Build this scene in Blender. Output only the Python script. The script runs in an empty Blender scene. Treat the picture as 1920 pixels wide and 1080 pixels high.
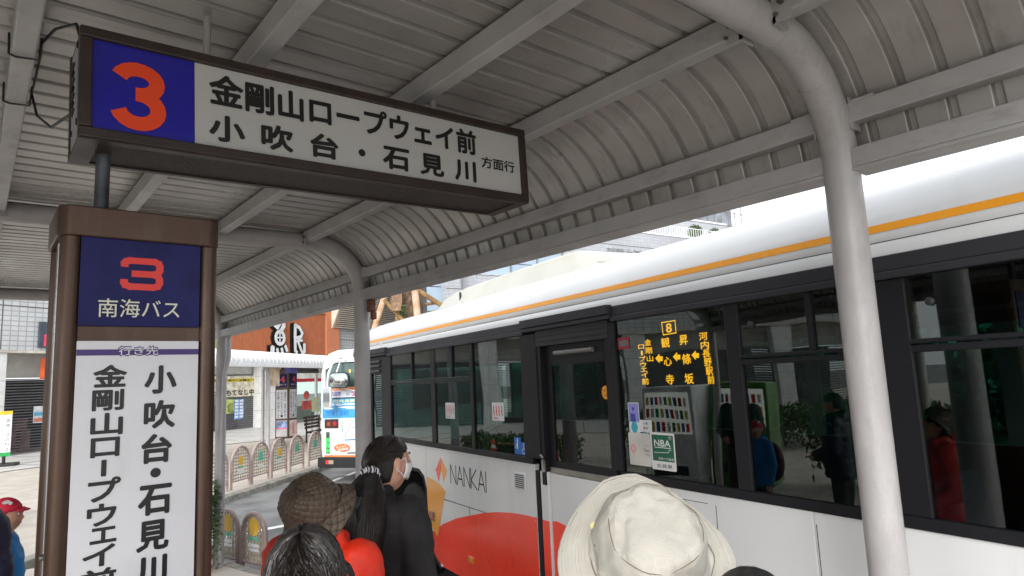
import bpy, bmesh, math, random
from mathutils import Vector, Matrix, noise
random.seed(7)
SC = bpy.context.scene
COL = SC.collection
rad = math.radians

# ------------------------------------------------------------------ camera
F_PX = 1228.0
EYE = Vector((0, 0, 1.8))
def _cam_axes():
    up = Vector((-399.0, 8870.0, F_PX)).normalized()      # image right, image up, forward
    d = Vector((-60 - 960.0, 540.0 - 755, F_PX)).normalized()
    y = (d - up * d.dot(up)).normalized()
    x = -y.cross(up)
    return x, y, up
_cx, _cy, _cz = _cam_axes()
RIGHT = Vector((_cx.x, _cy.x, _cz.x)); UPV = Vector((_cx.y, _cy.y, _cz.y)); FWD = Vector((_cx.z, _cy.z, _cz.z))
cam_data = bpy.data.cameras.new('camera')
cam_data.sensor_width = 36.0
cam_data.lens = F_PX / 1920 * 36.0
cam_data.clip_start = 0.05; cam_data.clip_end = 2000
cam = bpy.data.objects.new('camera', cam_data); COL.objects.link(cam)
m = Matrix.Identity(4)
for i in range(3):
    m[i][0] = RIGHT[i]; m[i][1] = UPV[i]; m[i][2] = -FWD[i]; m[i][3] = EYE[i]
cam.matrix_world = m
SC.camera = cam

# ------------------------------------------------------------------ world, sun, exposure
world = bpy.data.worlds.new('World'); SC.world = world; world.use_nodes = True
nt = world.node_tree; nt.nodes.clear()
sky = nt.nodes.new('ShaderNodeTexSky'); sky.sky_type = 'NISHITA'; sky.sun_disc = False
sky.sun_elevation = rad(24); sky.sun_rotation = rad(232); sky.dust_density = 4.0; sky.air_density = 1.0
hs = nt.nodes.new('ShaderNodeHueSaturation'); hs.inputs['Saturation'].default_value = 0.15
mx = nt.nodes.new('ShaderNodeMixRGB'); mx.inputs[0].default_value = 0.7; mx.inputs[2].default_value = (8.6, 8.9, 9.3, 1)
bg = nt.nodes.new('ShaderNodeBackground'); bg.inputs[1].default_value = 0.098
wo = nt.nodes.new('ShaderNodeOutputWorld')
nt.links.new(sky.outputs[0], hs.inputs['Color']); nt.links.new(hs.outputs[0], mx.inputs[1])
nt.links.new(mx.outputs[0], bg.inputs[0]); nt.links.new(bg.outputs[0], wo.inputs[0])
sun_data = bpy.data.lights.new('sun', 'SUN'); sun_data.energy = 1.5; sun_data.angle = rad(32); sun_data.color = (1, .97, .93)
sun = bpy.data.objects.new('sun', sun_data); COL.objects.link(sun)
_e, _a = rad(24), rad(232)
_sd = Vector((math.sin(_a) * math.cos(_e), math.cos(_a) * math.cos(_e), math.sin(_e)))
sun.rotation_euler = _sd.to_track_quat('Z', 'Y').to_euler()
SC.view_settings.view_transform = 'Standard'; SC.view_settings.look = 'None'
SC.view_settings.gamma = 1.0; SC.view_settings.use_curve_mapping = False
SC.view_settings.exposure = 1.15
SC.cycles.use_denoising = True
SC.cycles.max_bounces = 10; SC.cycles.transparent_max_bounces = 24
SC.cycles.diffuse_bounces = 5; SC.cycles.glossy_bounces = 5

# ------------------------------------------------------------------ picture ray helpers (points on real planes of the place)
def ray(px, py):
    return (RIGHT * (px - 960) + UPV * (540 - py) + FWD * F_PX).normalized()
def on_plane(px, py, p, n):
    r = ray(px, py); return EYE + r * ((p - EYE).dot(n) / r.dot(n))
def onX(px, py, X): return on_plane(px, py, Vector((X, 0, 0)), Vector((1, 0, 0)))
def onY(px, py, Y): return on_plane(px, py, Vector((0, Y, 0)), Vector((0, 1, 0)))
def onZ(px, py, Z): return on_plane(px, py, Vector((0, 0, Z)), Vector((0, 0, 1)))
def depth_pt(px, py, Z):
    r = RIGHT * (px - 960) + UPV * (540 - py) + FWD * F_PX
    return EYE + r * (Z / F_PX)

# ------------------------------------------------------------------ materials
def srgb(r, g, b):
    f = lambda c: (c / 255 / 12.92) if c / 255 <= .04045 else ((c / 255 + .055) / 1.055) ** 2.4
    return (f(r), f(g), f(b), 1)
def lin(*c): return (c[0], c[1], c[2], 1)
class NB:
    def __init__(s, name):
        s.m = bpy.data.materials.new(name); s.m.use_nodes = True; s.t = s.m.node_tree
        s.b = s.t.nodes['Principled BSDF']; s.out = s.t.nodes['Material Output']
    def n(s, k, **kw):
        x = s.t.nodes.new(k)
        for a, v in kw.items(): setattr(x, a, v)
        return x
    def l(s, a, b): s.t.links.new(a, b)
def mat(name, col, rough=.6, metal=0, var=.12, vscale=3.0, bump=0.0, bscale=60.0, spec=.5, coat=0, stretch=None, col2=None, em=None, emstr=0, detail=4, rvar=.1, dirt=None):
    q = NB(name); b = q.b
    geo = q.n('ShaderNodeNewGeometry')
    mp = q.n('ShaderNodeMapping')
    if stretch: mp.inputs['Scale'].default_value = stretch
    q.l(geo.outputs['Position'], mp.inputs['Vector'])
    b.inputs['Metallic'].default_value = metal
    b.inputs['Specular IOR Level'].default_value = spec
    if coat: b.inputs['Coat Weight'].default_value = coat; b.inputs['Coat Roughness'].default_value = .08
    no = q.n('ShaderNodeTexNoise'); no.inputs['Scale'].default_value = vscale; no.inputs['Detail'].default_value = detail
    q.l(mp.outputs[0], no.inputs['Vector'])
    mix = q.n('ShaderNodeMixRGB')
    c2 = col2 if col2 else tuple([max(0, c * (1 - var * 2)) for c in col[:3]] + [1])
    c1 = col if col2 else tuple([min(1, c * (1 + var)) for c in col[:3]] + [1])
    mix.inputs[1].default_value = c1; mix.inputs[2].default_value = c2
    rp = q.n('ShaderNodeMapRange'); rp.inputs[1].default_value = .35; rp.inputs[2].default_value = .65
    q.l(no.outputs['Fac'], rp.inputs[0]); q.l(rp.outputs[0], mix.inputs[0]); q.l(mix.outputs[0], b.inputs['Base Color'])
    rr = q.n('ShaderNodeMapRange'); rr.inputs[3].default_value = max(.02, rough - rvar); rr.inputs[4].default_value = min(1, rough + rvar)
    q.l(no.outputs['Fac'], rr.inputs[0]); q.l(rr.outputs[0], b.inputs['Roughness'])
    if dirt:
        nd = q.n('ShaderNodeTexNoise'); nd.inputs['Scale'].default_value = dirt[1]; nd.inputs['Detail'].default_value = 8; nd.inputs['Roughness'].default_value = .7
        md = q.n('ShaderNodeMapping'); md.inputs['Scale'].default_value = dirt[2]; q.l(geo.outputs['Position'], md.inputs['Vector']); q.l(md.outputs[0], nd.inputs['Vector'])
        rd = q.n('ShaderNodeMapRange'); rd.inputs[1].default_value = .52; rd.inputs[2].default_value = .75; rd.inputs[4].default_value = dirt[0]; q.l(nd.outputs['Fac'], rd.inputs[0])
        m3 = q.n('ShaderNodeMixRGB'); m3.inputs[2].default_value = dirt[3]; q.l(rd.outputs[0], m3.inputs[0]); q.l(mix.outputs[0], m3.inputs[1]); q.l(m3.outputs[0], b.inputs['Base Color'])
    if bump:
        n2 = q.n('ShaderNodeTexNoise'); n2.inputs['Scale'].default_value = bscale; n2.inputs['Detail'].default_value = 3
        q.l(mp.outputs[0], n2.inputs['Vector'])
        bp = q.n('ShaderNodeBump'); bp.inputs['Strength'].default_value = bump; bp.inputs['Distance'].default_value = .01
        q.l(n2.outputs['Fac'], bp.inputs['Height']); q.l(bp.outputs[0], b.inputs['Normal'])
    if em: b.inputs['Emission Color'].default_value = em; b.inputs['Emission Strength'].default_value = emstr
    return q.m
def tile_mat(name, col, joint, w, h, rough=.35, mortar=.03, axis=None, var=.06):
    """small wall tiles as colour and relief; u runs along `axis` (a horizontal unit vector), v is height"""
    q = NB(name); b = q.b
    geo = q.n('ShaderNodeNewGeometry')
    dot = q.n('ShaderNodeVectorMath', operation='DOT_PRODUCT'); dot.inputs[1].default_value = axis
    q.l(geo.outputs['Position'], dot.inputs[0])
    sep = q.n('ShaderNodeSeparateXYZ'); q.l(geo.outputs['Position'], sep.inputs[0])
    cmb = q.n('ShaderNodeCombineXYZ'); q.l(dot.outputs['Value'], cmb.inputs[0]); q.l(sep.outputs[2], cmb.inputs[1])
    br = q.n('ShaderNodeTexBrick'); br.offset = 0.0; br.squash = 1.0
    br.inputs['Color1'].default_value = col; br.inputs['Color2'].default_value = tuple([c * (1 - var * 2) for c in col[:3]] + [1])
    br.inputs['Mortar'].default_value = joint; br.inputs['Scale'].default_value = 1.0
    br.inputs['Mortar Size'].default_value = mortar; br.inputs['Brick Width'].default_value = w; br.inputs['Row Height'].default_value = h
    q.l(cmb.outputs[0], br.inputs['Vector'])
    no = q.n('ShaderNodeTexNoise'); no.inputs['Scale'].default_value = .35; no.inputs['Detail'].default_value = 5
    q.l(geo.outputs['Position'], no.inputs['Vector'])
    mix = q.n('ShaderNodeMixRGB', blend_type='MULTIPLY'); mix.inputs[0].default_value = .35
    q.l(br.outputs['Color'], mix.inputs[1]); q.l(no.outputs['Fac'], mix.inputs[2]); q.l(mix.outputs[0], b.inputs['Base Color'])
    b.inputs['Roughness'].default_value = rough
    bp = q.n('ShaderNodeBump'); bp.inputs['Strength'].default_value = .4; bp.inputs['Distance'].default_value = .01; bp.invert = True
    q.l(br.outputs['Fac'], bp.inputs['Height']); q.l(bp.outputs[0], b.inputs['Normal'])
    return q.m
def glass_mat(name, tint, ior=1.5, rough=.0, wav=.02, refl=1.0, wscale=1.2):
    q = NB(name); q.t.nodes.remove(q.b)
    tr = q.n('ShaderNodeBsdfTransparent'); tr.inputs[0].default_value = tint
    gl = q.n('ShaderNodeBsdfGlossy'); gl.inputs['Roughness'].default_value = rough; gl.inputs['Color'].default_value = (refl, refl, refl, 1)
    g2 = q.n('ShaderNodeNewGeometry'); dt = q.n('ShaderNodeVectorMath', operation='DOT_PRODUCT')
    q.l(g2.outputs['Incoming'], dt.inputs[0]); q.l(g2.outputs['Normal'], dt.inputs[1])
    ab = q.n('ShaderNodeMath', operation='ABSOLUTE'); q.l(dt.outputs['Value'], ab.inputs[0])
    om = q.n('ShaderNodeMath', operation='SUBTRACT'); om.inputs[0].default_value = 1; q.l(ab.outputs[0], om.inputs[1])
    pw = q.n('ShaderNodeMath', operation='POWER'); pw.inputs[1].default_value = 5; q.l(om.outputs[0], pw.inputs[0])
    fr = q.n('ShaderNodeMath', operation='MULTIPLY_ADD'); fr.inputs[1].default_value = .95; fr.inputs[2].default_value = ((ior - 1) / (ior + 1)) ** 2; q.l(pw.outputs[0], fr.inputs[0])
    geo = q.n('ShaderNodeNewGeometry'); no = q.n('ShaderNodeTexNoise'); no.inputs['Scale'].default_value = wscale; no.inputs['Detail'].default_value = 1
    q.l(geo.outputs['Position'], no.inputs['Vector'])
    bp = q.n('ShaderNodeBump'); bp.inputs['Strength'].default_value = wav; bp.inputs['Distance'].default_value = .1
    q.l(no.outputs['Fac'], bp.inputs['Height']); q.l(bp.outputs[0], gl.inputs['Normal'])
    mx = q.n('ShaderNodeMixShader'); q.l(fr.outputs[0], mx.inputs[0]); q.l(tr.outputs[0], mx.inputs[1]); q.l(gl.outputs[0], mx.inputs[2])
    q.l(mx.outputs[0], q.out.inputs[0])
    return q.m
M = {}
M['pipe'] = mat('painted_steel_pipe', srgb(172, 170, 171), .38, var=.05, vscale=5, bump=.12, bscale=180, dirt=(.5, 9, (1, 1, .35), lin(.20, .17, .14)))
M['deck'] = mat('roof_sheet_paint', srgb(178, 176, 174), .3, var=.06, vscale=1.6, bump=.06, bscale=14, col2=srgb(154, 151, 148), metal=.25, dirt=(.45, 5, (.5, 2.2, 1), lin(.12, .10, .085)))
M['purlin'] = mat('purlin_paint', srgb(168, 168, 169), .42, var=.05, vscale=4, bump=.08, bscale=120, dirt=(.5, 7, (1, .6, 2), lin(.14, .11, .09)))
M['bolt'] = mat('zinc_bolt', srgb(120, 112, 104), .45, metal=.8)
M['rust'] = mat('rusty_bracket', srgb(120, 78, 60), .8, col2=srgb(90, 60, 50), vscale=40)
M['brownframe'] = mat('dark_brown_box_paint', srgb(48, 36, 31), .42, var=.15, vscale=8, bump=.15, bscale=200)
M['bronze'] = mat('bronze_totem_paint', srgb(80, 60, 48), .33, var=.08, vscale=2.5, metal=.45, bump=.06, bscale=220, dirt=(.5, 14, (1, 1, .3), lin(.13, .10, .08)))
M['bronze_dark'] = mat('dark_totem_strip', srgb(40, 33, 31), .35, metal=.3)
M['steel'] = mat('satin_steel', srgb(150, 148, 150), .3, metal=.85, stretch=(1, 1, 40), vscale=20)
M['signblue'] = mat('sign_blue_print', srgb(28, 26, 150), .3, var=.05, coat=.2)
M['totemblue'] = mat('totem_blue_print', srgb(14, 16, 84), .3, var=.12, vscale=9, spec=.2)
M['orangered'] = mat('orange_red_print', srgb(232, 70, 24), .4, var=.02)
M['totemred'] = mat('totem_red_print', srgb(222, 42, 28), .35, var=.02)
M['signwhite'] = mat('opal_sign_acrylic', srgb(186, 186, 184), .28, var=.04, vscale=1.2, coat=.1)
M['panelwhite'] = mat('white_sign_panel', srgb(206, 207, 213), .2, var=.02, vscale=2, coat=.4, dirt=(.18, 11, (1, 1, .5), lin(.35, .33, .30)))
M['inkblack'] = mat('black_lettering', srgb(22, 22, 22), .4, var=.02)
M['purple'] = mat('purple_band', srgb(62, 34, 112), .35, var=.03)
M['white'] = mat('white_paint', srgb(214, 215, 216), .45, var=.03, dirt=(.2, 4, (1, 1, 1), lin(.35, .34, .32)))
M['black'] = mat('black_rubber', lin(.012, .012, .013), .55, var=.1)
M['cable'] = mat('black_cable', lin(.02, .018, .016), .5)
M['galv'] = mat('weathered_dark_pole', srgb(58, 60, 64), .45, col2=srgb(96, 100, 106), vscale=14, metal=.5)
# ------------------------------------------------------------------ mesh building
class Frame:
    def __init__(s, o, U, V, N=None):
        s.o = Vector(o); s.U = Vector(U); s.V = Vector(V); s.N = Vector(N) if N is not None else s.U.cross(s.V)
    def p(s, u, v, w=0): return s.o + s.U * u + s.V * v + s.N * w
WORLD = Frame((0, 0, 0), (1, 0, 0), (0, 1, 0), (0, 0, 1))
_tc = {}
def text2d(s, off=0.0):
    k = (s, off)
    if k in _tc: return _tc[k]
    c = bpy.data.curves.new('lettering', 'FONT'); c.body = s; c.resolution_u = 2; c.offset = off
    o = bpy.data.objects.new('lettering', c); COL.objects.link(o)
    dg = bpy.context.evaluated_depsgraph_get(); me = bpy.data.meshes.new_from_object(o.evaluated_get(dg))
    vs = [(v.co.x, v.co.y) for v in me.vertices]; fs = [tuple(p.vertices) for p in me.polygons]
    bpy.data.objects.remove(o); bpy.data.curves.remove(c); bpy.data.meshes.remove(me)
    _tc[k] = (vs, fs); return _tc[k]
class MB:
    def __init__(s): s.v = []; s.f = []; s.mi = []
    def add(s, vs, fs, m=0):
        o = len(s.v); s.v += [Vector(v) for v in vs]; s.f += [tuple(i + o for i in f) for f in fs]; s.mi += [m] * len(fs); return s
    def box(s, x0, x1, y0, y1, z0, z1, fr=WORLD, m=0):
        vs = [fr.p(x, y, z) for z in (z0, z1) for y in (y0, y1) for x in (x0, x1)]
        return s.add(vs, [(0, 2, 3, 1), (4, 5, 7, 6), (0, 1, 5, 4), (2, 6, 7, 3), (0, 4, 6, 2), (1, 3, 7, 5)], m)
    def tube(s, pts, r, n=10, cap=True, m=0, flat=None):
        pts = [Vector(p) for p in pts]; k = len(pts); o = len(s.v)
        rs = r if isinstance(r, (list, tuple)) else [r] * k
        t0 = (pts[1] - pts[0]).normalized()
        a = Vector((0, 0, 1)) if abs(t0.z) < .9 else Vector((1, 0, 0))
        nrm = (a - t0 * a.dot(t0)).normalized()
        for i, p in enumerate(pts):
            if i == 0: t = t0
            elif i == k - 1: t = (pts[-1] - pts[-2]).normalized()
            else: t = ((pts[i + 1] - p).normalized() + (p - pts[i - 1]).normalized()).normalized()
            nrm = (nrm - t * nrm.dot(t)).normalized(); bi = t.cross(nrm)
            for j in range(n):
                an = 2 * math.pi * j / n
                s.v.append(p + (nrm * math.cos(an) + bi * math.sin(an)) * rs[i])
        for i in range(k - 1):
            for j in range(n):
                s.f.append((o + i * n + j, o + i * n + (j + 1) % n, o + (i + 1) * n + (j + 1) % n, o + (i + 1) * n + j)); s.mi.append(m)
        if cap:
            s.f.append(tuple(o + j for j in range(n))[::-1]); s.f.append(tuple(o + (k - 1) * n + j for j in range(n))); s.mi += [m, m]
        return s
    def poly(s, pts, fr=WORLD, w0=0, w1=None, m=0):
        """polygon in frame u,v at depth w0, extruded to w1"""
        n = len(pts)
        if w1 is None: return s.add([fr.p(u, v, w0) for u, v in pts], [tuple(range(n))], m)
        vs = [fr.p(u, v, w0) for u, v in pts] + [fr.p(u, v, w1) for u, v in pts]
        fs = [tuple(range(n))[::-1], tuple(range(n, 2 * n))] + [(i, (i + 1) % n, n + (i + 1) % n, n + i) for i in range(n)]
        return s.add(vs, fs, m)
    def text(s, st, fr, u0, u1, v0, v1, w=0, off=0.0, ex=0, m=0, shear=0.0):
        if off > 0:      # heavier weight: the same outline laid eight more times, each a hair apart
            h = (v1 - v0); r = off * h * .9; u0 += r; u1 -= r; v0 += r; v1 -= r
            for i in range(8):
                a = math.pi * i / 4; du, dv = r * math.cos(a), r * math.sin(a)
                s.text(st, fr, u0 + du, u1 + du, v0 + dv, v1 + dv, w + (i + 1) * 2e-5, 0, ex, m)
        vs, fs = text2d(st, 0)
        xs = [a for a, _ in vs]; ys = [b for _, b in vs]
        X0, X1, Y0, Y1 = min(xs), max(xs), min(ys), max(ys)
        sx = (u1 - u0) / max(1e-6, X1 - X0); sy = (v1 - v0) / max(1e-6, Y1 - Y0)
        q = [(u0 + (a - X0) * sx, v0 + (b - Y0) * sy) for a, b in vs]
        s.add([fr.p(a, b, w + ex) for a, b in q], fs, m)
        if ex:   # side walls from boundary edges
            cnt = {}
            for f in fs:
                for i in range(len(f)):
                    e = (f[i], f[(i + 1) % len(f)]); cnt[e] = 1
            for (a, b) in list(cnt):
                if (b, a) not in cnt:
                    s.add([fr.p(*q[a], w), fr.p(*q[b], w), fr.p(*q[b], w + ex), fr.p(*q[a], w + ex)], [(0, 1, 2, 3)], m)
        return s
    def stroke(s, pts, wd, fr, w=0, m=0, ex=None, joint=True):
        """thick flat polyline"""
        for (a, b) in zip(pts[:-1], pts[1:]):
            A = Vector(a); B = Vector(b); d = (B - A)
            if d.length < 1e-6: continue
            d.normalize(); nn = Vector((-d.y, d.x)) * wd / 2; e = d * (wd * .35 if joint else 0)
            q = [A - e + nn, A - e - nn, B + e - nn, B + e + nn]
            w += 1e-5
            s.poly([(x.x, x.y) for x in q][::-1], fr, w, (w + ex) if ex else None, m)
        return s
    def disc(s, u, v, r, fr, w=0, n=16, m=0, rv=None, ex=None):
        rv = rv or r
        return s.poly([(u + r * math.cos(2 * math.pi * i / n), v + rv * math.sin(2 * math.pi * i / n)) for i in range(n)], fr, w, ex, m)
    def grid(s, rows, m=0, close=False):
        o = len(s.v); n = len(rows[0])
        for r in rows: s.v += [Vector(p) for p in r]
        for i in range(len(rows) - 1):
            for j in range(n if close else n - 1):
                s.f.append((o + i * n + j, o + i * n + (j + 1) % n, o + (i + 1) * n + (j + 1) % n, o + (i + 1) * n + j)); s.mi.append(m)
        return s
    def ball(s, c, r, nu=16, nv=10, m=0):
        c = Vector(c); r = (r, r, r) if not hasattr(r, '__len__') else r
        rows = []
        for i in range(nv + 1):
            th = math.pi * i / nv
            rows.append([c + Vector((r[0] * math.sin(th) * math.cos(2 * math.pi * j / nu), r[1] * math.sin(th) * math.sin(2 * math.pi * j / nu), r[2] * math.cos(th))) for j in range(nu)])
        return s.grid(rows[::-1], m, True)
def tmat(o):
    mm = Matrix.Identity(4)
    chain = []
    while o is not None: chain.append(o); o = o.parent
    for q in chain[::-1]: mm = mm @ Matrix.Translation(q.location) @ Matrix.Rotation(q.rotation_euler.z, 4, 'Z')
    return mm
def out(name, mb, mats, parent=None, smooth=False, bevel=0, stuff=False, label=None, local=False):
    me = bpy.data.meshes.new(name)
    vs = mb.v
    if parent is not None and not local:
        inv = tmat(parent).inverted(); vs = [inv @ v for v in vs]
    me.from_pydata([tuple(v) for v in vs], [], mb.f)
    if not isinstance(mats, (list, tuple)): mats = [mats]
    for q in mats: me.materials.append(q)
    if len(mats) > 1: me.polygons.foreach_set('material_index', mb.mi)
    if smooth:
        me.polygons.foreach_set('use_smooth', [True] * len(me.polygons))
        try: me.set_sharp_from_angle(angle=rad(38))
        except Exception: pass
    me.update()
    o = bpy.data.objects.new(name, me); COL.objects.link(o)
    if parent is not None: o.parent = parent
    if bevel:
        bv = o.modifiers.new('bevel', 'BEVEL'); bv.width = bevel; bv.segments = 2; bv.limit_method = 'ANGLE'; bv.angle_limit = rad(50)
    if stuff: o['kind'] = 'stuff'
    if label: o['label'] = label
    return o
def thing(name, label, cat, loc=(0, 0, 0), rotz=0, group=None):
    o = bpy.data.objects.new(name, None); COL.objects.link(o); o.location = loc; o.rotation_euler = (0, 0, rotz)
    o.empty_display_size = .1
    return tag(o, label, cat, group)
def tag(o, label, cat, group=None):
    o['label'] = label; o['category'] = cat
    if group: o['group'] = group
    return o
def struct(name, mb, mats, smooth=False, bevel=0):
    o = out(name, mb, mats, None, smooth, bevel); o['kind'] = 'structure'; return o
def copy_tree(o, parent=None):
    c = o.copy(); COL.objects.link(c); c.parent = parent
    for ch in list(o.children): copy_tree(ch, c)
    return c
def arc(cx, cy, r, a0, a1, n):
    return [(cx + r * math.cos(rad(a0 + (a1 - a0) * i / n)), cy + r * math.sin(rad(a0 + (a1 - a0) * i / n))) for i in range(n + 1)]
def rrect(u0, u1, v0, v1, r, n=5):
    return arc(u1 - r, v1 - r, r, 0, 90, n) + arc(u0 + r, v1 - r, r, 90, 180, n) + arc(u0 + r, v0 + r, r, 180, 270, n) + arc(u1 - r, v0 + r, r, 270, 360, n)
# ================================================================== GROUND
K = .76
def sm(a, b, x):
    t = min(1, max(0, (x - a) / (b - a))); return t * t * (3 - 2 * t)
def gz(y): return -.2 - .3 * sm(5.5, 9.5, y)                # carriageway level
M['asphalt'] = mat('worn_asphalt', lin(.17, .17, .168), .9, var=.18, vscale=1.5, bump=.5, bscale=160, detail=8)
M['paving'] = mat('beige_asphalt_paving', srgb(186, 178, 167), .85, var=.07, vscale=2.2, bump=.4, bscale=150, detail=8)
M['kerb'] = mat('kerb_concrete', srgb(140, 136, 128), .9, var=.16, vscale=6, bump=.5, bscale=70, detail=8)
M['tilefloor'] = mat('pale_floor_tile', srgb(196, 194, 190), .5, var=.05, vscale=2)
M['marking'] = mat('road_paint', srgb(225, 225, 222), .7, var=.1, vscale=20, bump=.2)
mb = MB()
ys = [-60, -20, -6, 0, 3, 5, 5.5, 6, 6.5, 7, 7.5, 8, 8.5, 9, 9.5, 11, 14, 20, 40, 90, 250]
xs = [-250, -60, -20, -8, -4, 0, 2, 4, 8, 14, 30, 80, 250]
mb.grid([[(x, y, gz(y)) for x in xs] for y in ys])
mb.f = [f[::-1] for f in mb.f] if False else mb.f
struct('ground', mb, M['asphalt'])
# the platform pavement under the shelter, a real step above the road
def slab(name, poly, top, mats, thick=.35, ny=1):
    b = MB(); b.poly(poly, WORLD, top - thick, top); return struct(name, b, mats, bevel=.015)
mb = MB()
yy = [-30, -8, 0, 3, 5, 5.5, 6, 6.5, 7, 7.5, 8, 8.5, 9, 9.5, 10.6]
def pz(y): return gz(y) + .2
xr = lambda y: 2.62
rows_t = [[(-30, y, pz(y)), (-8, y, pz(y)), (0, y, pz(y)), (xr(y) - .15, y, pz(y))] for y in yy]
mb.grid(rows_t)
struct('platform_pavement', mb, M['paving'])
mb = MB()
L = 1.0
# kerb stones along the platform edge, one piece each
kt = thing('platform_kerb', 'long grey concrete kerb between the shelter pavement and the bus lane', 'kerb', (2.545, 0, 0))
y = -6.0; i = 0
while y < 10.5:
    b = MB(); y1 = min(10.6, y + .985)
    q = [(2.47, y, gz(y) - .1), (2.62, y, gz(y) - .1), (2.60, y, pz(y) + .003), (2.47, y, pz(y) + .003)]
    r = [(2.47, y1, gz(y1) - .1), (2.62, y1, gz(y1) - .1), (2.60, y1, pz(y1) + .003), (2.47, y1, pz(y1) + .003)]
    b.add(q + r, [(0, 1, 2, 3), (7, 6, 5, 4), (0, 4, 5, 1), (1, 5, 6, 2), (2, 6, 7, 3), (3, 7, 4, 0)])
    out('kerb_stone', b, M['kerb'], kt, bevel=.01); y += 1.0

# far island: fence, pavement beyond
DI = Vector((.743, .669, 0)); NI = Vector((.669, -.743, 0))      # along island kerb / towards the camera
IO = Vector((4.63, 15.8, 0))
def I(s, w, z): return IO + DI * s + NI * w + Vector((0, 0, z))
IZ = -.38
b = MB(); q = [(-14, .45), (16, .45), (16, -60), (-40, -60), (-40, .45)]
b.add([I(s, w, IZ) for s, w in [(-30, .30), (13, .30), (30, -12), (60, -60), (-60, -60), (-60, .3)]], [tuple(range(6))])
struct('island_pavement', b, M['paving'])
it = thing('island_kerb', 'weathered grey stone kerb under the arched pink fence', 'kerb', tuple(I(0, .4, gz(15))))
for i in range(-16, 13):
    b = MB(); F2 = Frame(I(i * 1.0, 0, 0), DI, NI, (0, 0, 1))
    b.box(0, .985, .30, .52, -.62, IZ + .004, F2); out('kerb_stone', b, M['kerb'], it, bevel=.02)
# white tile apron in front of the shops
FA0 = Vector((1.41, 33.1, 0)); FD = Vector((.893, .451, 0)).normalized(); FN = Vector((FD.y, -FD.x, 0))
FF = Frame(FA0, FD, (0, 0, 1), FN)                                # u along the facade, v up, w towards the station square
def FAp(px, py, w=0):
    q = on_plane(px, py, FA0 + FN * w, FN) - FA0; return q.dot(FD), q.z
b = MB(); b.add([FF.p(s, IZ + .02, w) for s, w in [(-32, 0.0), (27, 0.0), (27, 7.5), (9, 8.2), (1, 5.8), (-32, 5.8)]], [tuple(range(6))[::-1]])
ap = struct('shopfront_apron', b, M['tilefloor'])
b = MB()
for k in range(-15, 14):
    b.box(k * 2.0 - .02, k * 2.0 + .02, -.355, -.3545, .1, 5.6, Frame(FA0, FD, (0, 0, 1), FN)) if False else b.add([FF.p(k * 2 - .025, IZ + .024, .1), FF.p(k * 2 + .025, IZ + .024, .1), FF.p(k * 2 + .025, IZ + .024, 5.6), FF.p(k * 2 - .025, IZ + .024, 5.6)], [(3, 2, 1, 0)])
for w in (1.2, 2.4, 3.6, 4.8):
    b.add([FF.p(-30, IZ + .024, w), FF.p(26, IZ + .024, w), FF.p(26, IZ + .024, w + .04), FF.p(-30, IZ + .024, w + .04)], [(3, 2, 1, 0)])
struct('apron_joints', b, mat('floor_joint', srgb(120, 118, 112), .9))
# painted lines on the carriageway (each its own sheet 4 mm above)
b = MB(); P = onZ(482, 996, -.5); Q = onZ(560, 981, -.5)
d = (Q - P).normalized(); nn = Vector((-d.y, d.x, 0)) * .09; P = P - d * 3; Q = Q + d * 9
def gq(p, dz=.006): return Vector((p.x, p.y, gz(p.y) + dz))
N = 14
rows = [[gq(P + (Q - P) * i / N - nn), gq(P + (Q - P) * i / N + nn)] for i in range(N + 1)]
b.grid(rows); struct('road_line', b, M['marking'])
b = MB()
for k in range(8):
    a = I(1 + k * 1.6, 1.6, 0)
    b.grid([[gq(a), gq(a + NI * .14)], [gq(a + DI * 1.3), gq(a + DI * 1.3 + NI * .14)]])
struct('edge_line', b, M['marking'])
for mm_ in ('road_line', 'edge_line', 'apron_joints'): pass

# ================================================================== SHELTER
YA = [1.005, 4.84, 8.67]
XR, XL = 2.424, -2.272
ZC = 2.492; PR = .062; RP = .40; ZP = 2.525                    # deck arc centre height, pipe radius, pipe bend radius
cxr, cxl = XR - .433, XL + .433; pxr, pxl = XR - RP, XL + RP
DR = .507; ZD = ZC + .50                                            # deck radius / flat height
sh = thing('bus_shelter', 'light grey canopy of curved ribbed roof sheets on bent pipes over the near platform', 'shelter', (0, 0, 0))
def arch_pts(y, base):
    pts = [(XR, y, base), (XR, y, 1.2), (XR, y, ZP)]
    pts += [(pxr + RP * math.cos(rad(a)), y, ZP + RP * math.sin(rad(a))) for a in range(6, 91, 6)]
    pts += [(1, y, ZP + RP), (0, y, ZP + RP), (-1, y, ZP + RP)]
    pts += [(pxl + RP * math.cos(rad(a)), y, ZP + RP * math.sin(rad(a))) for a in range(90, 181, 6)]
    pts += [(XL, y, 1.2), (XL, y, base)]
    return pts
for y in YA:
    b = MB(); b.tube(arch_pts(y, gz(y) - .05), PR, 28, m=0)
    fr = out('arched_pipe_frame', b, M['pipe'], sh, smooth=True)
    for X in (XR, XL):
        b = MB(); b.tube([(X, y, pz(y) - .02), (X, y, pz(y) + .03)], PR + .035, 20); out('base_collar', b, M['pipe'], fr, smooth=True)
    for (X, sgn) in ((pxr, 1), (pxl, -1)):      # weld seams where the bend meets the straight pipe
        for a in (90, 45):
            c = Vector((X + sgn * RP * math.cos(rad(a)), y, ZP + RP * math.sin(rad(a))))
            t = Vector((-sgn * math.sin(rad(a)), 0, math.cos(rad(a))))
            b = MB(); b.tube([c - t * .004, c + t * .004], PR + .0022, 28); out('weld_seam', b, M['pipe'], fr, smooth=True)
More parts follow.
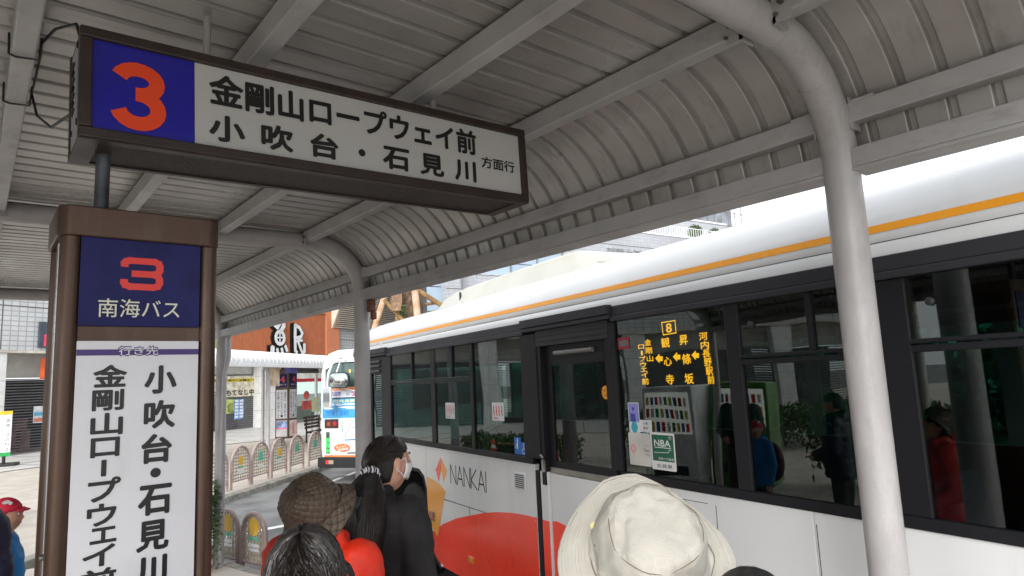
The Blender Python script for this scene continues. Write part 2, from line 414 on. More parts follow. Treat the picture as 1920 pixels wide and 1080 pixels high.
# roof sheets: one pitch wide, pan + rib, all share a mesh
PITCH = .1265
def deck_path():
    pts = []
    zlow = 1.8 + (2.73 - 1.8) * K
    pts.append(((cxr + DR), zlow, (1, 0)))
    for a in range(0, 91, 6): pts.append((cxr + DR * math.cos(rad(a)), ZC + DR * math.sin(rad(a)), (math.cos(rad(a)), math.sin(rad(a)))))
    pts.append((.07, ZC + DR + .002, (0, 1)))
    for a in range(90, 181, 6): pts.append((cxl + DR * math.cos(rad(a)), ZC + DR * math.sin(rad(a)), (math.cos(rad(a)), math.sin(rad(a)))))
    pts.append((cxl - DR, zlow, (-1, 0)))
    return pts
prof = [(0, 0), (.089, 0), (.0925, .002), (.0985, .020), (.1165, .020), (.1225, .002), (.1265, 0)]
YEND0, YEND1 = YA[0] - 1.6, YA[-1] + .22 + .1  # unseen near end cut short behind the camera to let more light under the roof
b = MB(); rows = []
for (X, Z, nn) in deck_path():
    rows.append([Vector((X + nn[0] * o, u, Z + nn[1] * o)) for u, o in prof])
b.grid(rows)
th = .0012
o0 = len(b.v); rows2 = [[Vector((X + nn[0] * (o + .0015), u, Z + nn[1] * (o + .0015))) for u, o in prof[::-1]] for (X, Z, nn) in deck_path()]
b.grid(rows2)
y = YEND0; first = None
while y < YA[-1] + .22:
    if first is None:
        first = out('roof_sheet', b, M['deck'], sh, local=True); first.location = (0, y, 0); sheet_me = first.data
        sheet_me.polygons.foreach_set('use_smooth', [True] * len(sheet_me.polygons)); sheet_me.set_sharp_from_angle(angle=rad(20))
    else:
        c = bpy.data.objects.new('roof_sheet', sheet_me); COL.objects.link(c); c.parent = sh; c.location = (0, y, 0)
    y += PITCH
# purlins between the arches, butted to the pipes with small cleats
PX = [k_ * K for k_ in (2.57, 1.745, .925, .105, -.715, -1.535, -2.36)]
for (ya, yb) in zip([YEND0 - PR] + YA[:-1], YA):
    for X in PX:
        b = MB(); z1 = ZD - .003; b.box(X - .032, X + .032, ya + PR * .8, yb - PR * .8, z1 - .085, z1)
        pu = out('purlin', b, M['purlin'], sh, bevel=.006)
        for yy_ in (ya + .085, yb - .085):
            b = MB(); b.box(X - .038, X - .0322, yy_ - .03, yy_ + .03, z1 - .11, z1 - .01)
            b.box(X - .038, X + .04, yy_ - .03 if yy_ < (ya + yb) / 2 else yy_ + .02, yy_ - .02 if yy_ < (ya + yb) / 2 else yy_ + .03, z1 - .1101, z1 - .086)
            out('cleat', b, M['purlin'], pu)
        for yy_ in (ya + .09, yb - .09):
            b = MB()
            b.tube([(X - .040, yy_, z1 - .05), (X - .052, yy_, z1 - .05)], .011, 6)
            b.tube([(X - .040, yy_ + .02, z1 - .085), (X - .048, yy_ + .02, z1 - .085)], .007, 6)
            out('bolt', b, M['bolt'], pu)
        b = MB(); jy = ya + .62 * (yb - ya)
        b.box(X - .0335, X - .0322, jy - .09, jy + .09, z1 - .083, z1 - .002)
        out('splice_plate', b, M['purlin'], pu)
for sgn, XX in ((1, XR), (-1, XL)):
    for (ya, yb) in zip([YEND0 - .0] + YA, YA + [YEND1]):
        a0 = ya + (PR * .8 if ya in YA else 0); b0 = yb - (PR * .8 if yb in YA else 0)
        xu = XX - sgn * .005
        b = MB(); b.box(xu - .03, xu + .03, a0, b0, 2.655, 2.728); out('eave_rail', b, M['purlin'], sh, bevel=.005)
        b = MB(); b.box(xu - .03 + sgn * .0, xu + sgn * .03 + .03 * sgn * .6 if sgn > 0 else xu + .03, a0, b0, 2.478, 2.562)
        b = MB()
        xa, xb = (xu - .03, xu + .085) if sgn > 0 else (xu - .085, xu + .03)
        # gutter beam: inner face, bottom lip
        b.box(xa, xb, a0, b0, 2.478, 2.492); 
        b.box(xa if sgn > 0 else xb - .012, xa + .012 if sgn > 0 else xb, a0, b0, 2.4925, 2.562)
        b.box(xb - .006 if sgn > 0 else xa, xb if sgn > 0 else xa + .006, a0, b0, 2.4925, 2.60)
        out('eave_gutter', b, M['purlin'], sh, bevel=.003)
# clips holding the rails to the pipes, rust stained bracket at the middle column
for y in YA:
    for sgn, XX in ((1, XR), (-1, XL)):
        for s2 in (-1, 1):
            b = MB(); b.box(XX - .034, XX + .034, y + s2 * (PR + .004) - .004, y + s2 * (PR + .004) + .004, 2.63, 2.75)
            b.box(XX - .036, XX - .0322, y + s2 * .11 - .04, y + s2 * .11 + .04, 2.725, 2.735)
            out('rail_clip', b, M['purlin'], sh)
b = MB(); b.box(XR + .01, XR + .06, YA[1] - .13, YA[1] - .07, 2.38, 2.50); b.box(XR + .03, XR + .07, YA[1] - .13, YA[1] - .09, 2.32, 2.38)
out('rusty_gutter_outlet', b, M['rust'], sh, bevel=.008)
# downpipe at the far column
b = MB(); b.tube([(XR + .05, YA[-1] - .12, 2.47), (XR + .05, YA[-1] - .12, 2.22), (XR - .0, YA[-1] - .14, 2.02), (XR - .02, YA[-1] - .14, 1.0), (XR - .02, YA[-1] - .14, -.2)], .028, 12)
out('downpipe', b, M['pipe'], sh, smooth=True)
# end fascia at the far end of the canopy and at its shortened near end
for yy_ in (YEND1, YEND0):
    b = MB(); pts = [(X, Z) for X, Z, _ in deck_path()]
    inner = [(cxr + (DR - .05) * math.cos(rad(a)), ZC + (DR - .05) * math.sin(rad(a))) for a in range(0, 91, 10)] + [(cxl + (DR - .05) * math.cos(rad(a)), ZC + (DR - .05) * math.sin(rad(a))) for a in range(90, 181, 10)]
    outer = [(cxr + (DR + .03) * math.cos(rad(a)), ZC + (DR + .03) * math.sin(rad(a))) for a in range(0, 91, 10)] + [(cxl + (DR + .03) * math.cos(rad(a)), ZC + (DR + .03) * math.sin(rad(a))) for a in range(90, 181, 10)]
    rows = [[(x, yy_, z) for x, z in inner], [(x, yy_, z) for x, z in outer], [(x, yy_ + .03, z) for x, z in outer], [(x, yy_ + .03, z) for x, z in inner], [(x, yy_, z) for x, z in inner]]
    b.grid(rows); out('end_trim', b, M['purlin'], sh, smooth=True)

# dark cable wound round the purlin above the sign
X = PX[3]; z1 = ZD
wire = thing('sign_cable', 'thin black cable looped twice round the roof beam and running to the hanging sign box', 'cable', (X, 2.2, z1))
def loop(yc, sk):
    return [(X + .045, yc + sk, z1 - .02), (X + .040, yc + sk * .6, z1 - .094), (X - .02, yc, z1 - .095), (X - .038, yc - sk * .5, z1 - .085), (X - .040, yc - sk, z1 - .01)]
b = MB(); b.tube(loop(2.52, -.02), .004, 6); out('cable', b, M['cable'], wire, smooth=True)
b = MB(); b.tube(loop(2.95, -.02), .004, 6); out('cable', b, M['cable'], wire, smooth=True)
b = MB(); b.tube([(X + .045, 2.52, z1 - .03), (X + .05, 2.62, z1 - .02), (X + .048, 2.8, z1 - .03), (X + .045, 2.95, z1 - .04), (X + .06, 2.85, z1 - .16), (X + .085, 2.55, z1 - .30), (X + .11, 2.235, z1 - .36)], .0045, 6)
out('cable', b, M['cable'], wire, smooth=True)
b = MB(); b.tube([(X + .045, 2.52, z1 - .03), (X + .07, 2.36, z1 - .045), (X + .11, 2.2, z1 - .09), (.2, 2.12, 2.80)], .0045, 6)
out('cable', b, M['cable'], wire, smooth=True)

# ================================================================== OVERHEAD SIGN BOX
t_ = .024; YS = 1.991
SB = Frame((.187, YS, 2.484), (math.cos(t_), 0, math.sin(t_)), (-math.sin(t_), 0, math.cos(t_)), (0, -1, 0))
SL, SH_, SD = 1.572, .312, .235
def SBp(px, py):
    q = onY(px, py, YS) - SB.o; return q.dot(SB.U), q.dot(SB.V)
sg = thing('stop_sign_box', 'long brown hanging light box with a blue end panel and big orange 3', 'sign', tuple(SB.o))
fw = .030
b = MB()
b.box(0, SL, 0, fw, -.03, .012, SB); b.box(0, SL, SH_ - fw, SH_, -.03, .012, SB)
b.box(0, fw, fw, SH_ - fw, -.03, .012, SB); b.box(SL - fw, SL, fw, SH_ - fw, -.03, .012, SB)
out('front_frame', b, M['brownframe'], sg, bevel=.004)
b = MB(); b.box(.004, SL - .004, .004, .012, -SD + .03, -.03, SB); b.box(.004, SL - .004, SH_ - .012, SH_ - .004, -SD + .03, -.03, SB)
b.box(SL - .012, SL - .004, .012, SH_ - .012, -SD + .03, -.03, SB)
out('casing', b, M['brownframe'], sg)
b = MB(); b.box(.004, .011, .012, SH_ - .012, -SD + .03, -.03, SB); out('end_plate', b, mat('grey_end_plate', srgb(176, 176, 184), .45, metal=.3), sg)
b = MB()
b.box(0, SL, 0, fw, -SD, -SD + .03, SB); b.box(0, SL, SH_ - fw, SH_, -SD, -SD + .03, SB)
b.box(0, fw, fw, SH_ - fw, -SD, -SD + .03, SB); b.box(SL - fw, SL, fw, SH_ - fw, -SD, -SD + .03, SB)
out('back_frame', b, M['brownframe'], sg, bevel=.004)
b = MB(); b.box(fw, SL - fw, fw, SH_ - fw, -SD + .004, -SD + .012, SB); out('back_panel', b, M['signwhite'], sg)
# louvred metal underneath
b = MB(); b.box(0, SL, -.004, .0035, -.022, .006, SB); b.box(0, SL, -.004, .0035, -SD, -SD + .02, SB)
b.box(0, .05, -.004, .0035, -SD + .02, -.022, SB); b.box(SL - .05, SL, -.004, .0035, -SD + .02, -.022, SB)
out('bottom_rim', b, M['brownframe'], sg)
b = MB(); b.box(.051, SL - .051, .0, .0033, -SD + .021, -.023, SB); out('bottom_panel', b, mat('perforated_brown_panel', srgb(50, 40, 36), .55, var=.35, vscale=160, bump=.8, bscale=260), sg)
ub = SBp(365, 200)[0]
b = MB(); b.box(fw, ub, fw, SH_ - fw, -.012, -.002, SB); out('blue_panel', b, M['signblue'], sg)
b = MB(); b.box(ub + .001, SL - fw, fw, SH_ - fw, -.012, -.002, SB); out('white_panel', b, M['signwhite'], sg)
def fit(mbx, st, pxs, frm, fn, w, off=0, m=0):
    x0, y0, x1, y1 = pxs
    a = fn(x0, (y0 + y1) / 2); c = fn(x1, (y0 + y1) / 2)
    mbx.text(st, frm, a[0], c[0], y0, y1, w, off, 0, m)
b = MB()
a = SBp(205, 180)[0]; c = SBp(312, 180)[0]; hv = (SBp(258, 118)[1], SBp(258, 245)[1])
def big3(b, fr, u0, u1, v0, v1, wd, w, n=14):
    ru = (u1 - u0) / 2 - wd / 2; cu = (u0 + u1) / 2; vm = v0 + (v1 - v0) * .53
    r1 = (v1 - vm) / 2 - wd / 4; c1 = v1 - wd / 2 - r1; r2 = (vm - v0) / 2 - wd / 4; c2 = v0 + wd / 2 + r2
    top = [(cu - .02 * ru + ru * .95 * math.cos(rad(a)), c1 + r1 * math.sin(rad(a))) for a in [165 - i * 255 / n for i in range(n + 1)]]
    bot = [(cu + ru * math.cos(rad(a)), c2 + r2 * math.sin(rad(a))) for a in [90 - i * 258 / n for i in range(n + 1)]]
    for line in (top + [(cu - ru * .15, top[-1][1])], [(cu - ru * .15, top[-1][1])] + bot):
        N2 = len(line); rows = []
        for i, p in enumerate(line):
            q = line[min(N2 - 1, i + 1)]; o = line[max(0, i - 1)]
            d = Vector((q[0] - o[0], q[1] - o[1])).normalized(); nn = Vector((-d.y, d.x)) * wd / 2
            rows.append([fr.p(p[0] + nn.x, p[1] + nn.y, w), fr.p(p[0] - nn.x, p[1] - nn.y, w)]); 
        w += 3e-4; b.grid(rows)
big3(b, SB, a, c, hv[1], hv[0], .0405, .0); out('route_number', b, M['orangered'], sg)
b = MB()
u0 = SBp(392, 180)[0]; u1 = SBp(893, 270)[0]
v0 = .5 * (SBp(392, 205)[1] + SBp(893, 298)[1]) - .001; v1 = .5 * (SBp(392, 150)[1] + SBp(893, 242)[1])
b.text('金剛山ロープウェイ前', SB, u0, u1, .161, .262, .0, .036); out('lettering', b, M['inkblack'], sg, label='black upper line 金剛山ロープウェイ前'); b = MB()
for ch, x0, x1, yc in (('小', 392, 460, 250), ('吹', 490, 550, 265), ('台', 582, 635, 278), ('石', 718, 768, 302), ('見', 788, 833, 316), ('川', 853, 893, 325)):
    b = MB(); b.text(ch, SB, SBp(x0, yc)[0], SBp(x1, yc)[0], .050, .134, .0, .046); out('character', b, M['inkblack'], sg)
uu = SBp(679, 292)[0]; b = MB(); b.disc(uu, .092, .013, SB, .0); out('character', b, M['inkblack'], sg); b = MB(); b.text('方面行', SB, SBp(903, 310)[0], SBp(965, 316)[0], .118, .166, .0, .025)
out('lettering', b, M['inkblack'], sg)
b = MB()   # black zigzag clips on the end plate
zz = [(-.05 - .012 * (i % 2), .235 - .022 * i) for i in range(8)]
for (a, c) in zip(zz[:-1], zz[1:]):
    b.tube([SB.p(-.004, a[1], a[0] - .02), SB.p(-.008, c[1], c[0] - .02)], .0035, 6)
out('zigzag_spring', b, M['black'], sg)
b = MB()
for v in (.27, .05): b.box(-.001, .004, v, v + .018, -.055, -.045, SB)
b.box(-.001, .004, .06, .075, -.19, -.18, SB); out('slot', b, M['black'], sg)
# hangers to the roof
for u in (.35, 1.2):
    b = MB(); p = SB.p(u, SH_, -SD / 2); b.tube([p, (p.x, p.y, ZD - .0)], .012, 10); out('hanger_rod', b, M['purlin'], sg, smooth=True)

# ================================================================== TOTEM
tt = thing('stop_totem', 'tall bronze brown bus stop totem with blue 3 panel above a white destination panel', 'bus stop', (.35, 2.1, 0))
TX0, TX1, TY0, TY1, TZ = .156, .538, 1.966, 2.26, 2.293
def TT(px, py): q = onY(px, py, TY0 + .010); return q.x, q.z
TF = Frame((0, TY0 + .010, 0), (1, 0, 0), (0, 0, 1), (0, -1, 0))
b = MB(); b.poly(rrect(TX0 - .004, TX1 + .004, TY0 - .004, TY1 + .004, .035), WORLD, 2.213, TZ); out('top_cap', b, M['bronze'], tt, smooth=True, bevel=.004)
for (cx, cy) in ((TX0 + .028, TY0 + .028), (TX1 - .024, TY0 + .028), (TX0 + .028, TY1 - .028), (TX1 - .024, TY1 - .028)):
    b = MB(); b.tube([(cx, cy, .02), (cx, cy, 2.212)], .0245, 20); out('corner_post', b, M['bronze'], tt, smooth=True)
b = MB(); b.box(TX0 + .045, TX1 - .045, TY0 + .018, TY0 + .04, .1, 2.212); b.box(TX0 + .045, TX1 - .045, TY1 - .04, TY1 - .018, .1, 2.212)
out('face_frame', b, M['bronze'], tt)
b = MB(); b.box(TX0 + .018, TX0 + .030, TY0 + .055, TY1 - .055, .1, 2.212); b.box(TX1 - .030, TX1 - .018, TY0 + .055, TY1 - .055, .1, 2.212); out('side_panel', b, M['bronze_dark'], tt)
b = MB(); b.box(TX0 + .006, TX0 + .0175, TY0 + .10, TY0 + .128, .1, 2.212); out('side_rail', b, M['steel'], tt, bevel=.003)
b = MB(); b.tube([(TX0 - .003, TY0 + .06, 1.42), (TX0 + .02, TY0 + .06, 1.42)], .008, 10); out('side_screw', b, M['steel'], tt, smooth=True)
u0, u1 = TX0 + .048, TX1 - .048
b = MB(); b.box(u0, u1, TT(250, 612)[1], TT(250, 448)[1], -.006, .003, TF); out('number_panel', b, M['totemblue'], tt, bevel=.001)
b = MB(); b.box(u0, u1, .35, TT(250, 645)[1] + .008, -.006, .003, TF); out('destination_panel', b, M['panelwhite'], tt, bevel=.001)
# squared 3
x0, z1 = TT(225, 480); x1, z0 = TT(306, 548)
w_ = .022; xa, xb = x0 + w_ / 2, x1 - w_ / 2; za, zb = z0 + w_ / 2, z1 - w_ / 2; zm = (z0 + z1) / 2
b = MB()
up_ = [(xa, zb - .012), (xa, zb - .008)] + [(xa + .004, zb - .003)] + [(xa + .012, zb), (xb - .012, zb), (xb - .003, zb - .004), (xb, zb - .012), (xb, zm + .012), (xb - .004, zm + .004), (xb - .014, zm), (x0 + .034, zm)]
lo_ = [(xb - .014, zm), (xb - .003, zm - .005), (xb, zm - .014), (xb, za + .012), (xb - .004, za + .003), (xb - .014, za), (xa + .014, za), (xa + .003, za + .004), (xa, za + .010), (xa, za + .013)]
b.stroke(up_, w_ * .8, TF, .0045); b.stroke(lo_, w_ * .8, TF, .0047)
out('route_number', b, M['totemred'], tt)
b = MB(); a = TT(183, 578); c = TT(336, 580); b.text('南海バス', TF, a[0], c[0], TT(260, 596)[1], TT(260, 562)[1], .0042, .004); out('operator_name', b, mat('pale_lettering', srgb(214, 214, 196), .4, var=.02), tt)
b = MB(); b.box(u0, u1, TT(250, 666)[1], TT(250, 655)[1], .0032, .0036, TF); out('purple_stripe', b, M['purple'], tt)
b = MB(); b.text('行き先', TF, TT(220, 657)[0], TT(298, 657)[0], TT(260, 668)[1], TT(260, 648)[1], .0040, .055); out('heading_outline', b, M['purple'], tt)
b = MB(); b.text('行き先', TF, TT(222, 657)[0], TT(296, 657)[0], TT(260, 666)[1], TT(260, 650)[1], .0044, .006); out('heading_text', b, M['white'], tt)
b = MB()
def vcol(chars):
    for ch, X0, Y0, X1, Y1 in chars:
        xm, ym = (X0 + X1) / 2, (Y0 + Y1) / 2
        b.text(ch, TF, TT(X0, ym)[0], TT(X1, ym)[0], TT(xm, Y1)[1], TT(xm, Y0)[1], .0042, .042)
vcol([('小', 270, 685, 331, 738), ('吹', 269, 750, 328, 803), ('台', 264, 813, 322, 868), ('石', 258, 908, 321, 965), ('見', 255, 975, 316, 1032), ('川', 255, 1042, 312, 1098)])
b.disc(TT(291, 886)[0], TT(291, 886)[1], .0125, TF, .0042); out('destination_lettering', b, M['inkblack'], tt, label='right column 小吹台・石見川'); b = MB(); vcol([('金', 174, 684, 238, 726), ('剛', 172, 730, 232, 770), ('山', 169, 774, 230, 816), ('ロ', 169, 820, 224, 857), ('丨', 189, 862, 199, 893), ('プ', 164, 895, 226, 940), ('ウ', 162, 944, 218, 986), ('ェ', 168, 988, 218, 1018), ('イ', 154, 1022, 215, 1062), ('前', 149, 1066, 217, 1108)])
out('destination_lettering', b, M['inkblack'], tt, label='left column 金剛山ロープウェイ前')
b = MB(); b.tube([(.262, 2.118, TZ - .01), (.262, 2.118, 2.50)], .0185, 18); out('sign_box_pole', b, M['galv'], tt, smooth=True)
b = MB(); b.box(TX0 + .02, TX1 - .02, TY0 + .02, TY1 - .02, pz(2) - .0, .11); out('plinth', b, M['bronze_dark'], tt)
# ================================================================== CITY BUS (white, orange stripe)
BD = Vector((.162, .987, 0)).normalized(); BN = Vector((BD.y, -BD.x, 0))
BP0 = EYE + K * (Vector((3.64, 1.457, 0)) - EYE); BP0.z = 0
def BPx(px, py, dx=0):
    p = BP0 + BN * dx; q = on_plane(px, py, p, BN) - p; return q.dot(BD), q.z
# frame: u towards the bus rear (to the right in the photo), v up, w out of the kerb side towards the viewer
BF = Frame(BP0, -BD, (0, 0, 1), -BN)
BW = 2.30; SR, SFR = -1.95, 7.05
bus = thing('city_bus', 'white city bus with orange roof stripe and red swirl, standing along the shelter', 'bus', tuple(BP0), -math.atan2(BD.x, BD.y))
M['buswhite'] = mat('bus_white_paint', srgb(214, 216, 218), .22, var=.02, vscale=1.0, coat=.6, bump=.01, bscale=2, dirt=(.16, 3, (1, 1, .25), lin(.30, .28, .25)))
M['busorange'] = mat('bus_orange_paint', srgb(240, 160, 36), .3, var=.03, coat=.6)
M['busred'] = mat('bus_red_film', srgb(252, 60, 30), .26, var=.03, vscale=2, coat=.6)
M['busblack'] = mat('bus_black_frame', lin(.012, .012, .015), .4, var=.06, vscale=2, spec=.25)
M['busgrey'] = mat('bus_grey_moulding', lin(.03, .03, .036), .42, var=.06, vscale=2, spec=.3)
M['rubber'] = mat('rubber_seal', lin(.008, .008, .009), .7)
M['busglass'] = glass_mat('green_tinted_glass', (.36, .47, .44, 1), ior=1.7, wav=.035, wscale=1.4)
M['farglass'] = glass_mat('green_far_glass', (.12, .36, .31, 1), ior=1.5, wav=.0)
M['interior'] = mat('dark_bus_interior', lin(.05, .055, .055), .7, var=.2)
M['seat'] = mat('blue_seat_moquette', lin(.03, .05, .12), .9, var=.25, vscale=30)
M['chrome'] = mat('brushed_aluminium', srgb(170, 168, 162), .35, metal=.9, bump=.2, bscale=90)
M['darkhole'] = mat('dark_wheel_housing', lin(.01, .01, .01), .9)
def part(name, b, mats, parent=None, **kw): return out(name, b, mats, parent or bus, **kw)
ZB, ZW, ZT = .108, 1.180, 2.212                          # skirt, window base, window head
US = lambda s: -s                                        # u = -s
# wheel arch outline
AS0, AS1, AZ = 4.62, 5.78, .80
def side_panel(s0, s1, z0, z1, name='side_panel', w=0.0, mm=None):
    b = MB(); b.box(-s1 + .0015, -s0 - .0015, z0, z1, -.04, w, BF); return part(name, b, mm or M['buswhite'], bevel=.004)
sD0, sD1 = 1.665, 2.50                                   # middle door leaf
part_specs = [(SR, -.9), (-.9, .35), (.35, 1.60)]
for s0, s1 in part_specs: side_panel(s0, s1, ZB, ZW)
# between door and wheel arch: upper strip, and lower hatches with visible shut lines
zs1 = BPx(812, 942)[1]
side_panel(2.60, AS0 + .02, .725, ZW)
b = MB(); pts = [(-2.60, ZB + .02), (-2.60, .722), (-(AS0 + .02), .722), (-(AS0 + .02), .55)]
a_ = [(-(AS0 - .02), .45), (-(AS0 - .06), .30), (-(AS0 - .14), .18), (-(AS0 - .30), ZB + .02)]
# three hatches: front one with the lamp, upper and lower at the rear
b = MB(); b.poly([(-3.70, ZB + .01), (-3.70, .7215), (-(AS0 + .02), .7215), (-(AS0 + .02), .55)] + a_[:3] + [(-(AS0 - .30), ZB + .01)], BF, -.04, 0); part('hatch', b, M['buswhite'], bevel=.003)
b = MB(); b.box(-3.697, -2.603, .455, .7215, -.04, 0, BF); part('hatch', b, M['buswhite'], bevel=.003)
b = MB(); b.box(-3.697, -2.603, ZB, .452, -.04, 0, BF); part('hatch', b, M['buswhite'], bevel=.003)
# around the arch and the nose
b = MB()
arcp = [(-(AS0 + .02), .725), (-(AS0 + .04), .80), (-(AS0 + .10), .89), (-(AS0 + .22), .94), (-(AS1 - .22), .94), (-(AS1 - .10), .89), (-(AS1 - .02), .78), (-AS1, .60), (-AS1, ZB), (-5.92, ZB), (-5.92, ZW), (-(AS0 + .023), ZW)]
b.poly(arcp, BF, -.04, 0); part('wheel_arch_panel', b, M['buswhite'], bevel=.004)
b = MB(); lip = [(-(AS0 - .30), ZB - .01), (-(AS0 - .14), .17), (-(AS0 - .06), .29), (-(AS0 - .02), .44), (-(AS0 + .018), .6), (-(AS0 + .03), .76), (-(AS0 + .09), .875), (-(AS0 + .21), .925), (-(AS1 - .22), .925), (-(AS1 - .10), .875), (-(AS1 - .03), .78), (-(AS1 - .012), .60), (-(AS1 - .01), ZB)]
b.tube([BF.p(u, v, -.01) for u, v in lip], .022, 8); part('arch_lip', b, M['rubber'], smooth=True)
b = MB()
rows = [[BF.p(u, v, -.03) for u, v in lip], [BF.p(u, v, -.75) for u, v in lip]]
b.grid(rows); b.box(-AS1, -AS0 + .3, ZB, .93, -.76, -.75, BF); part('wheel_housing', b, M['darkhole'])
wc = (AS0 + AS1) / 2; 
b = MB(); prof_w = [(.20, .0), (.30, .0), (.43, .0), (.465, -.02), (.48, -.05), (.48, -.20), (.465, -.24), (.42, -.26), (.2, -.26)]
rows = [[BF.p(-wc + r * math.cos(2 * math.pi * j / 40), .28 + r * math.sin(2 * math.pi * j / 40), w - .07) for j in range(40)] for r, w in prof_w]
b.grid(rows, close=True); tyre = part('wheel', b, M['rubber'], smooth=True)
b = MB(); prof_w = [(.0, .02), (.09, .02), (.10, -.02), (.19, -.05), (.22, -.01), (.285, .002), (.29, -.02)]
rows = [[BF.p(-wc + r * math.cos(2 * math.pi * j / 32), .28 + r * math.sin(2 * math.pi * j / 32), w - .065) for j in range(32)] for r, w in prof_w]
b.grid(rows, close=True); out('rim', b, M['chrome'], tyre, smooth=True)
# rear wheel, behind the frame edge
b = MB(); rows = [[BF.p(1.0 + r * math.cos(2 * math.pi * j / 32), .28 + r * math.sin(2 * math.pi * j / 32), w - .12) for j in range(32)] for r, w in [(.1, 0), (.43, .0), (.48, -.05), (.48, -.22), (.1, -.25)]]
b.grid(rows, close=True); part('wheel', b, M['rubber'], smooth=True)
# shut lines
b = MB(); z_ = .7235
for s0, s1, za, zb in ((2.6, AS0 + .02, .7215, .7255),): b.box(-s1, -s0, za, zb, -.02, .0006, BF)
b.box(-3.702, -3.698, ZB, .7215, -.02, .0006, BF); b.box(-3.70, -2.60, .4515, .4560, -.02, .0008, BF); b.box(-2.72, -2.716, .456, .7215, -.02, .0007, BF)
b.box(-2.50, -2.47, 1.150, 1.156, 0, .001, BF)
part('shut_lines', b, M['rubber'], stuff=True)
# printed film: red swirl, orange wedge (flat vinyl 1 mm proud, cut at the door)
def film(name, pts, mm, w=.0010):
    b = MB(); b.poly(pts, BF, w, w + .0008); return part(name, b, mm)
redtop = [(4.62, .335), (4.45, .42), (4.242, .505), (3.98, .59), (3.709, .655), (3.45, .715), (3.223, .757), (3.0, .785), (2.80, .80), (2.605, .808)]
film('red_swirl', [(-s, z) for s, z in redtop] + [(-2.605, ZB + .006), (-(AS0 - .29), ZB + .006), (-(AS0 - .13), .19), (-(AS0 - .05), .31)], M['busred'])
film('orange_wedge', [(-(AS0 - .005), .47), (-4.395, .36), (-4.19, .80), (-4.30, .845), (-4.47, .875), (-(AS0 + .015), .885)], M['busorange'], .0013)
# logo diamond and name
def BB(px, py): s, z = BPx(px, py); return -s, z
b = MB(); d1 = [BB(817, 881), BB(826, 858), BB(827, 880), BB(823, 904)]; b.poly(d1[::-1], BF, .001, .0022); lg = part('logo_diamond_red', b, M['busred'])
b = MB(); d2 = [BB(826.5, 858), BB(838, 883), BB(832, 906), BB(827.5, 880)]; b.poly(d2[::-1], BF, .001, .0022); part('logo_diamond_orange', b, M['busorange'])
nb = MB(); u0_, u1_ = BB(845, 890)[0], BB(913, 905)[0]; v0_, v1_ = .890, 1.052
# thin tall capitals drawn as strokes
gl = {'N': [[(0, 0), (0, 1), (1, 0), (1, 1)]], 'A': [[(0, 0), (.5, 1), (1, 0)], [(.2, .33), (.8, .33)]], 'K': [[(0, 0), (0, 1)], [(.9, 1), (.0, .42), (1, 0)]], 'I': [[(0, 0), (0, 1)]]}
wds = {'N': .145, 'A': .15, 'K': .14, 'I': .02}; x_ = u0_; gap = .028; tot = sum(wds[c] for c in 'NANKAI') + gap * 5; scl = (u1_ - u0_) / tot
for c in 'NANKAI':
    for st in gl[c]: nb.stroke([(x_ + p[0] * wds[c] * scl, v0_ + p[1] * (v1_ - v0_)) for p in st], .0125, BF, .0012)
    x_ += (wds[c] + gap) * scl
part('company_name', nb, M['inkblack'])
# speaker vent, lamps
b = MB(); c0 = BB(966, 883); c1 = BB(985, 918); b.box(c0[0], c1[0] + .02, .982, 1.105, 0, .012, BF); vt = part('speaker_cover', b, M['buswhite'], bevel=.005)
b = MB()
for i in range(7): b.box(c0[0] + .018, c1[0] + .004, .995 + i * .0145, 1.001 + i * .0145, .012, .0165, BF)
out('louvre', b, M['busgrey'], vt, stuff=True)
b = MB(); c0 = BB(806, 962); c1 = BB(816, 979); b.box(c0[0], c1[0], .49, .575, .002, .012, BF); lp = part('side_lamp', b, M['chrome'], bevel=.004)
M['amberlens'] = mat('dull_amber_lens', srgb(176, 82, 36), .2, coat=.6, var=.2, vscale=60)
b = MB(); b.box(c0[0] + .015, c1[0] - .015, .50, .565, .012, .017, BF); out('lens', b, M['amberlens'], lp, bevel=.003)
b = MB(); c0 = BB(881, 1045); c1 = BB(888, 1054); b.box(c0[0], c1[0] + .02, .278, .325, .001, .02, BF); part('marker_lamp', b, mat('marker_amber', srgb(214, 140, 40), .25, coat=.6), bevel=.004)
b = MB(); b.box(-4.32, -4.285, .085 + .03, .125 + .01, .001, .01, BF); part('small_tag', b, M['white'])
# ---- window band
def bar(u0, u1, v0, v1, w0=-.03, w1=.006, mm='busblack', name='window_frame', bev=.004):
    b = MB(); b.box(u0, u1, v0, v1, w0, w1, BF); return part(name, b, M[mm], bevel=bev)
bar(1.95, -1.615, ZW, ZW + .045, w1=.012, name='lower_rail'); bar(-2.605, -5.915, ZW, ZW + .045, w1=.012, name='lower_rail')
for (u0, u1) in ((-1.615, 1.95), (-5.70, -2.66)):
    bar(u0, u1, 2.15, ZT, -.03, .012, 'busgrey', 'drip_rail'); bar(u0, u1, 2.118, 2.149, -.03, .022, 'busgrey', 'drip_rail')
bar(-2.66, -1.615, 2.165, ZT + .012, -.03, .045, 'busgrey', 'door_cowl'); bar(-2.66, -1.615, 2.135, 2.163, -.03, .036, 'busgrey', 'door_cowl')
bar(-6.9, -5.70, 2.165, ZT + .01, -.03, .045, 'busgrey', 'door_cowl'); bar(-6.9, -5.70, 2.135, 2.163, -.03, .036, 'busgrey', 'door_cowl')
# pillars
for (u0, u1, w1) in ((-5.78, -5.60, .008), (-4.47, -4.37, .0), (-3.60, -3.545, .004), (-2.715, -2.50, .012), (-1.662, -1.60, .008), (-.738, -.655, .006), (.03, .150, .004), (1.5, 1.62, .006)):
    bar(u0, u1, ZW + .045, 2.118, -.03, w1, name='pillar')
